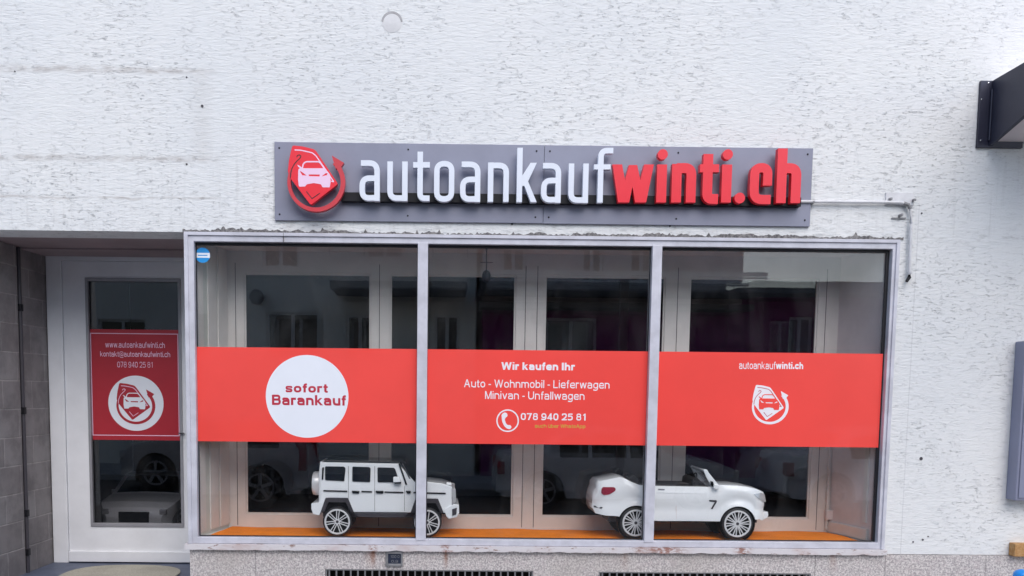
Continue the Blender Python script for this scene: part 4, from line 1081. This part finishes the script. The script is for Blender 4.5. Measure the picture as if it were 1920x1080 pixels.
# windscreen frame
for s, yy in ((1, YN+.03), (-1, YF-.03)):
    bm = bmesh.new(); prism(bm, outline(CPt, [(918, 258), (930, 250), (950, 256), (962, 280), (1042, 378), (1030, 392), (985, 385), (945, 320)]), 'y', yy-s*.0, yy+s*.022); obj('windscreen_pillar', bm, 'toy_white', C_, bev=.003)
bm = bmesh.new(); prism(bm, outline(CPt, [(918, 258), (930, 250), (950, 256), (955, 272), (930, 276)]), 'y', YN+.055, YF-.055); obj('windscreen_header', bm, 'toy_white', C_, bev=.003)
bm = bmesh.new(); prism(bm, outline(CPt, [(938, 268), (944, 266), (1035, 380), (1028, 384)]), 'y', YN+.056, YF-.056); obj('windscreen_glass', bm, 'glass_door', C_)
for s, yy in ((1, YN), (-1, YF)):
    bm = bmesh.new(); prism(bm, fillet(outline(CPt, [(985, 368), (1002, 362), (1030, 372), (1028, 398), (996, 404), (982, 392)]), .006, True), 'y', yy-s*.025, yy+s*.018); mr = obj('mirror', bm, 'toy_white', C_, bev=.006)
    bm = bmesh.new(); prism(bm, outline(CPt, [(972, 342), (984, 346), (992, 380), (978, 384)]), 'y', yy-s*.002, yy+s*.034); obj('mirror_foot', bm, 'gloss_black', mr)
def cside(name, pts, mat, o=0, th=.004, bev=.001, smooth=False):
    """a patch following the body side"""
    P = outline(CPt, pts)
    for s in (1, -1):
        bm = sheet([P], 0, 1)
        for v in bm.verts:
            t = (v.co.z-c_zb(v.co.x))/max(c_zt(v.co.x)-c_zb(v.co.x), .01)
            h = c_hw(v.co.x, v.co.z, min(max(t, 0), 1))
            v.co.y = YC - s*(h + (th if v.co.y < .5 else -.008))
        obj(name, bm, mat, C_)
cside('taillight', fillet([(118, 402), (130, 388), (215, 388), (228, 402), (222, 418), (176, 446), (132, 450), (116, 436)], 8, True), 'tail', th=.006)
cside('headlight', fillet([(1302, 442), (1370, 436), (1412, 452), (1424, 512), (1392, 508), (1340, 478)], 8, True), 'lens', th=.006)
cside('side_vent', [(955, 488), (1012, 490), (1016, 503), (985, 560), (972, 560), (1000, 506), (958, 500)], 'toy_grey', th=.003)
cside('door_seam', [(700, 396), (702.5, 396), (702.5, 640), (700, 640)], 'case', th=.0008)
cside('body_crease', [(480, 424), (960, 436), (960, 441), (480, 429)], 'toy_white', th=.002)
cside('bumper_slot', [(64, 538), (128, 546), (118, 558), (64, 550)], 'toy_grey', th=.004)
cside('door_handle', fillet([(560, 402), (610, 403), (610, 411), (560, 410)], 3, True), 'chrome', th=.006)
bm = bmesh.new(); prism(bm, fillet(outline(CPt, [(1370, 596), (1441, 590), (1446, 618), (1436, 636), (1405, 654), (1365, 645)]), .004, True), 'y', YN+.075, YF-.075); obj('front_bumper', bm, 'toy_white', C_, bev=.008)
bm = bmesh.new(); prism(bm, fillet(outline(CPt, [(1432, 470), (1447, 480), (1446, 560), (1432, 560)]), .003, True), 'y', YC-.05, YC+.05); obj('grille', bm, 'toy_grey', C_, bev=.003)
obj('underbody', boxes((CPt(200, 0)[0], CPt(1380, 0)[0], YN+.075, YF-.075, CPt(0, 665)[1], CPt(0, 480)[1])), 'toy_grey', C_)
for c in (crw, cfw):
    for s, yy in ((1, YN), (-1, YF)):
        bm = bmesh.new(); lathe_y(bm, [(.1445, yy+s*.012), (.1445, yy+s*.075), (0, yy+s*.075)], c[0], wz2-.004, 40)
        obj('wheel_well', bm, 'black', C_)
    wheel(C_, c[0], wz2, YN+.002, YN+.07, wr2, .109, 'multi'); wheel(C_, c[0], wz2, YF-.002, YF-.07, wr2, .109, 'multi')

# ---------------- full cars (toy saloon seen through the door, parked cars seen reflected in the glass)
def saloon(name, loc, rz, L, Wd, H, paint, label, cat, group=None, van=False):
    root = thing(name, loc, label, cat, group, rz)
    k = L; h = H
    if van: tp = [(0, .34), (.012, .56), (.03, .80), (.07, .97), (.20, 1.0), (.52, .99), (.66, .90), (.80, .62), (.93, .55), (.985, .46), (1, .36)]
    else: tp = [(0, .36), (.008, .50), (.03, .66), (.13, .70), (.24, .90), (.33, .98), (.46, 1.0), (.56, .97), (.71, .66), (.90, .58), (.97, .50), (1, .36)]
    tp = [(a*k, b*h) for a, b in tp]; rt = h*.225
    arches = [(k*.19, rt, rt*1.13), (k*.81, rt, rt*1.13)]
    belt = h*.63
    zb = lambda x: max(arch(x, arches, 0), h*.15 + (h*.05 if x < .03*k or x > .97*k else 0))
    def hw(x, z, t):
        b = Wd/2
        if z > belt: b -= (z-belt)*.36
        b -= .03*Wd*math.exp(-((z-h*.3)/(h*.1))**2)*.5
        e = min(x, k-x)
        if e < .14*k: b -= Wd*.13*(1-e/(.14*k))**2
        return b
    xs = xs_for(0, k, arches, [p[0] for p in tp], 60)
    bm = bmesh.new(); colloft(bm, xs, zb, lambda x: interp(tp, x), hw, 0, 14, 8, h*.02)
    obj('body', bm, paint, root, smooth=True, local=True, ang=40)
    # side windows as dark panes following the side
    segs = ((.11, .30), (.315, .46), (.475, .63)) if van else ((.255, .37), (.385, .525), (.54, .655))
    for s in (1, -1):
        for a, b in segs:
            P = []
            n = 6
            for i in range(n+1):
                x = k*(a+(b-a)*i/n); P.append((x, belt+h*.015))
            for i in range(n, -1, -1):
                x = k*(a+(b-a)*i/n); P.append((x, max(belt+h*.02, min(interp(tp, x)-h*.055, h*.925))))
            bm = sheet([P], 0, 1)
            for v in bm.verts: v.co.y = -s*(hw(v.co.x, v.co.z, 1) + (.004*Wd/1.7 if v.co.y < .5 else -.01))
            obj('side_window', bm, 'carglass', root, local=True)
    # windscreen and rear screen as slabs on the slope
    def screen(xa, xb, name):
        bm = bmesh.new(); n = 6; A = []; Bq = []
        for i in range(n+1):
            x = xa+(xb-xa)*i/n; z = interp(tp, x); hh = hw(x, z, 1)-.06*Wd
            A.append([bm.verts.new((x, q*hh, z+h*.02*(1-q*q)+h*.006)) for q in (-1, -.5, 0, .5, 1)])
        for a, b in zip(A, A[1:]):
            for j in range(4): bm.faces.new((a[j], a[j+1], b[j+1], b[j]))
        bmesh.ops.solidify(bm, geom=bm.faces[:], thickness=.008*h)
        obj(name, bm, 'carglass', root, smooth=True, local=True)
    if van: screen(.665*k, .785*k, 'windscreen'); screen(.017*k, .06*k, 'rear_screen')
    else: screen(.575*k, .70*k, 'windscreen'); screen(.145*k, .245*k, 'rear_screen')
    for s in (1, -1):
        x0, x1 = sorted((.0, .0)); y = s*Wd*.33
        obj('headlight', boxes((.93*k, .992*k, min(y, y+s*Wd*.09), max(y, y+s*Wd*.09), h*.40, h*.49)), 'lens', root, local=True, bev=.01*h)
        y0_, y1_ = sorted((s*Wd*.31, s*Wd*.425))
        obj('taillight', boxes((.004*k, .05*k, y0_, y1_, h*.42 if not van else h*.40, h*.58 if not van else h*.72)), 'tail', root, local=True, bev=.01*h)
        y0_, y1_ = sorted((s*(Wd/2-.02), s*(Wd/2+.10*Wd/1.7)))
        obj('mirror', boxes((k*(.60), k*.625, y0_, y1_, belt+h*.02, belt+h*.09)), paint, root, local=True, bev=.015*h)
    obj('grille', boxes((.985*k, 1.003*k, -Wd*.20, Wd*.20, h*.27, h*.45)), 'gloss_black', root, local=True, bev=.01*h)
    obj('lower_intake', boxes((.982*k, 1.002*k, -Wd*.13, Wd*.13, h*.15, h*.215)), 'gloss_black', root, local=True)
    obj('underbody', boxes((.08*k, .92*k, -Wd*.38, Wd*.38, h*.10, h*.30)), 'black', root, local=True)
    for ax, az, r in arches:
        for s in (1, -1):
            y0_, y1_ = sorted((s*Wd*.40, s*Wd*.30))
            yy = s*(Wd/2-.005*h)
            wheel(root, ax, rt, yy, yy-s*Wd*.12, rt, rt*.68, 'five', 'alu_dark', local=True)
    return root
xd, zd = M(268, 900, 2.0)
saloon('toy_car', (xd+.03, 1.75+1.25, .15), R(-90), 1.35, .76, .60, 'toy_white', 'pale ride-on toy car facing the street behind the entrance door glass', 'toy car')

# ================================================================ ACROSS THE STREET (seen reflected)
OY = -12.0
def O(px, py): return M(px, py, 12.0)          # mirror-image position of a reflected point
def win_unit(parent, x0, x1, z0, z1, y, shut=(0, 0), curtain=True):
    f = obj('window', sheet([rect(x0, x1, z0, z1)], y-.02, y+.05, [rect(x0+.06, (x0+x1)/2-.04, z0+.07, z1-.06), rect((x0+x1)/2+.04, x1-.06, z0+.07, z1-.06)]), 'opp_white', parent)
    obj('pane', boxes((x0+.05, x1-.05, y-.01, y+.01, z0+.05, z1-.05)), 'carglass' if not curtain else 'curtain', f)
    obj('sill', boxes((x0-.05, x1+.05, y+.0, y+.14, z0-.06, z0-.001)), 'opp_dark', f)
    W = (x1-x0)*.48
    for i, s in enumerate(shut):
        if not s: continue
        a = x0-.04-W if i == 0 else x1+.04
        bm = sheet([rect(a, a+W, z0-.02, z1+.02)], y+.03, y+.07, [rect(a+.05, a+W-.05, z0+.05, (z0+z1)/2-.03), rect(a+.05, a+W-.05, (z0+z1)/2+.03, z1-.05)])
        for (q0, q1) in ((z0+.05, (z0+z1)/2-.03), ((z0+z1)/2+.03, z1-.05)):
            n = 12
            for k in range(n):
                zz = q0+(q1-q0)*(k+.5)/n; bx(bm, a+.051, a+W-.051, y+.04, y+.06, zz-.014, zz+.014)
        obj('shutter', bm, 'shutter', f)
# house one: grey render
x0, x1 = O(-200, 600)[0], O(893, 600)[0]
H1 = thing('house', ((x0+x1)/2, OY, 0), 'grey rendered house across the street with a balcony, seen reflected in the left pane', 'house', 'houses across the street')
ops = []; wins = []
for (a, b, c, d) in ((497, 597, 578, 668), (648, 700, 583, 668), (815, 862, 580, 668), (300, 390, 578, 668), (100, 200, 578, 668)):
    wins.append((O(a, 600)[0], O(b, 600)[0], O(0, d)[1], O(0, c)[1]))
for (a, b, c, d) in ((490, 560, 430, 497), (684, 756, 430, 499), (280, 370, 430, 497)):
    wins.append((O(a, 600)[0], O(b, 600)[0], O(0, d)[1], O(0, c)[1]+.5))
obj('wall', sheet([rect(x0, x1, -.3, 7.2)], OY-.3, OY, [rect(a, b, c, d) for a, b, c, d in wins]), 'opp_grey', H1)
obj('side_wall', boxes((x0, x0+.3, OY-8, OY-.301, -.3, 7.2), (x1-.3, x1, OY-8, OY-.301, -.3, 7.2), (x0, x1, OY-8.3, OY-8.001, -.3, 7.2)), 'opp_grey', H1)
for i, (a, b, c, d) in enumerate(wins): win_unit(H1, a, b, c, d, OY-.15, (0, 0), False)
bm = bmesh.new(); prism(bm, [(OY+.5, 7.2), (OY-4, 8.8), (OY-8.8, 7.2)], 'x', x0-.4, x1+.3); obj('roof', bm, 'tile', H1)
ba, bb_ = O(632, 600)[0], O(872, 600)[0]; bz = O(0, 533)[1]
bl = obj('balcony', boxes((ba, bb_, OY+.001, OY+1.3, bz-.18, bz)), 'opp_dark', H1)
obj('parapet', boxes((ba, bb_, OY+1.22, OY+1.3, bz+.001, bz+.5)), 'opp_grey', bl)
bm = bmesh.new()
tube(bm, [(ba, OY+1.26, bz+1.0), (bb_, OY+1.26, bz+1.0)], .025, 6)
for k in range(5): tube(bm, [(ba+(bb_-ba)*k/4, OY+1.26, bz+.5), (ba+(bb_-ba)*k/4, OY+1.26, bz+1.0)], .015, 6)
obj('railing', bm, 'opp_dark', bl)
x, z = O(480, 556); bm = bmesh.new(); lathe_y(bm, [(.17, OY), (.17, OY+.06), (.13, OY+.08), (0, OY+.08)], x, z, 24); obj('wall_lamp', bm, 'opp_dark', H1)
# house two: plum ground floor, concrete balcony band
x0, x1 = O(905, 600)[0], O(1392, 600)[0]
H2 = thing('house', ((x0+x1)/2, OY, 0), 'plum painted house across the street with grey shutters, seen reflected in the middle pane', 'house', 'houses across the street')
x1b = O(1700, 600)[0]
w2 = [(O(1025, 600)[0], O(1122, 600)[0], O(0, 657)[1], O(0, 583)[1])]
zs = O(0, 566)[1]
obj('wall', sheet([rect(x0, x1, -.3, zs)], OY-.3, OY, [rect(a, b, c, d) for a, b, c, d in w2]), 'opp_purple', H2)
up2 = [(O(a, 600)[0], O(b, 600)[0], O(0, 516)[1], O(0, 450)[1]) for a, b in ((1090, 1130), (1180, 1225), (940, 985))]
obj('upper_wall', sheet([rect(x0, x1, zs+.002, 7.0)], OY-.3, OY-.0, [rect(a, b, c, d) for a, b, c, d in up2]), 'opp_rose', H2)
for a, b, c, d in w2: win_unit(H2, a, b, c, d, OY-.15, (1, 1))
for a, b, c, d in up2: win_unit(H2, a, b, c, d, OY-.15, (0, 0), False)
sl = obj('balcony', boxes((x0-.1, x1+.1, OY+.001, OY+1.2, O(0, 545)[1], O(0, 530)[1]), (x0-.1, x1+.1, OY+.001, OY+.5, zs-.05, zs+.08)), 'opp_dark', H2)
bm = bmesh.new()
for py in (517, 521, 526): zz = O(0, py)[1]+.05; bx(bm, x0-.1, x1+.1, OY+1.12, OY+1.16, zz, zz+.04)
obj('railing', bm, 'shutter', sl)
obj('side_wall', boxes((x0, x0+.3, OY-8, OY-.301, -.3, 7.0), (x1-.3, x1, OY-8, OY-.301, -.3, 7.0)), 'opp_rose', H2)
bm = bmesh.new(); prism(bm, [(OY+.5, 7.0), (OY-4, 8.6), (OY-8.6, 7.0)], 'x', x0-.1, x1+.3); obj('roof', bm, 'tile', H2)
# house three: low plum annexe whose flat roof leaves the sky open
x0, x1 = x1+.004, x1b
H3 = thing('house', ((x0+x1)/2, OY, 0), 'low plum annexe with flat roof under open sky, reflected in the right pane', 'house', 'houses across the street')
w3 = [(O(1482, 600)[0], O(1530, 600)[0], O(0, 657)[1], O(0, 577)[1])]
rz = O(0, 519)[1]
obj('wall', sheet([rect(x0, x1, -.3, rz-.25)], OY-.3, OY, [rect(a, b, c, d) for a, b, c, d in w3]), 'opp_purple', H3)
obj('roof', boxes((x0, x1+.3, OY-6, OY+.7, rz-.249, rz)), 'opp_dark', H3)
for a, b, c, d in w3: win_unit(H3, a, b, c, d, OY-.15, (1, 0))
obj('side_wall', boxes((x1-.3, x1, OY-6, OY-.301, 0, rz-.25), (x0, x1, OY-6.3, OY-6.001, 0, rz-.25)), 'opp_purple', H3)
# parked cars, reflected
GR = 'cars parked across the road'
saloon('parked_car', (-2.3, -8.3, -.40), R(180), 4.2, 1.75, 1.62, 'car_dark', 'grey estate parked across the road, its rear seen reflected in the left pane', 'car', GR, True)
bpy.data.objects
saloon('parked_car', (1.0, -8.4, -.40), 0, 4.3, 1.78, 1.45, 'car_silver', 'silver saloon parked across the road, seen reflected behind the toy convertible', 'car', GR)
saloon('parked_car', (6.1, -8.4, -.40), 0, 4.2, 1.76, 1.48, 'car_white', 'white saloon parked across the road, seen reflected at the right of the window', 'car', GR)
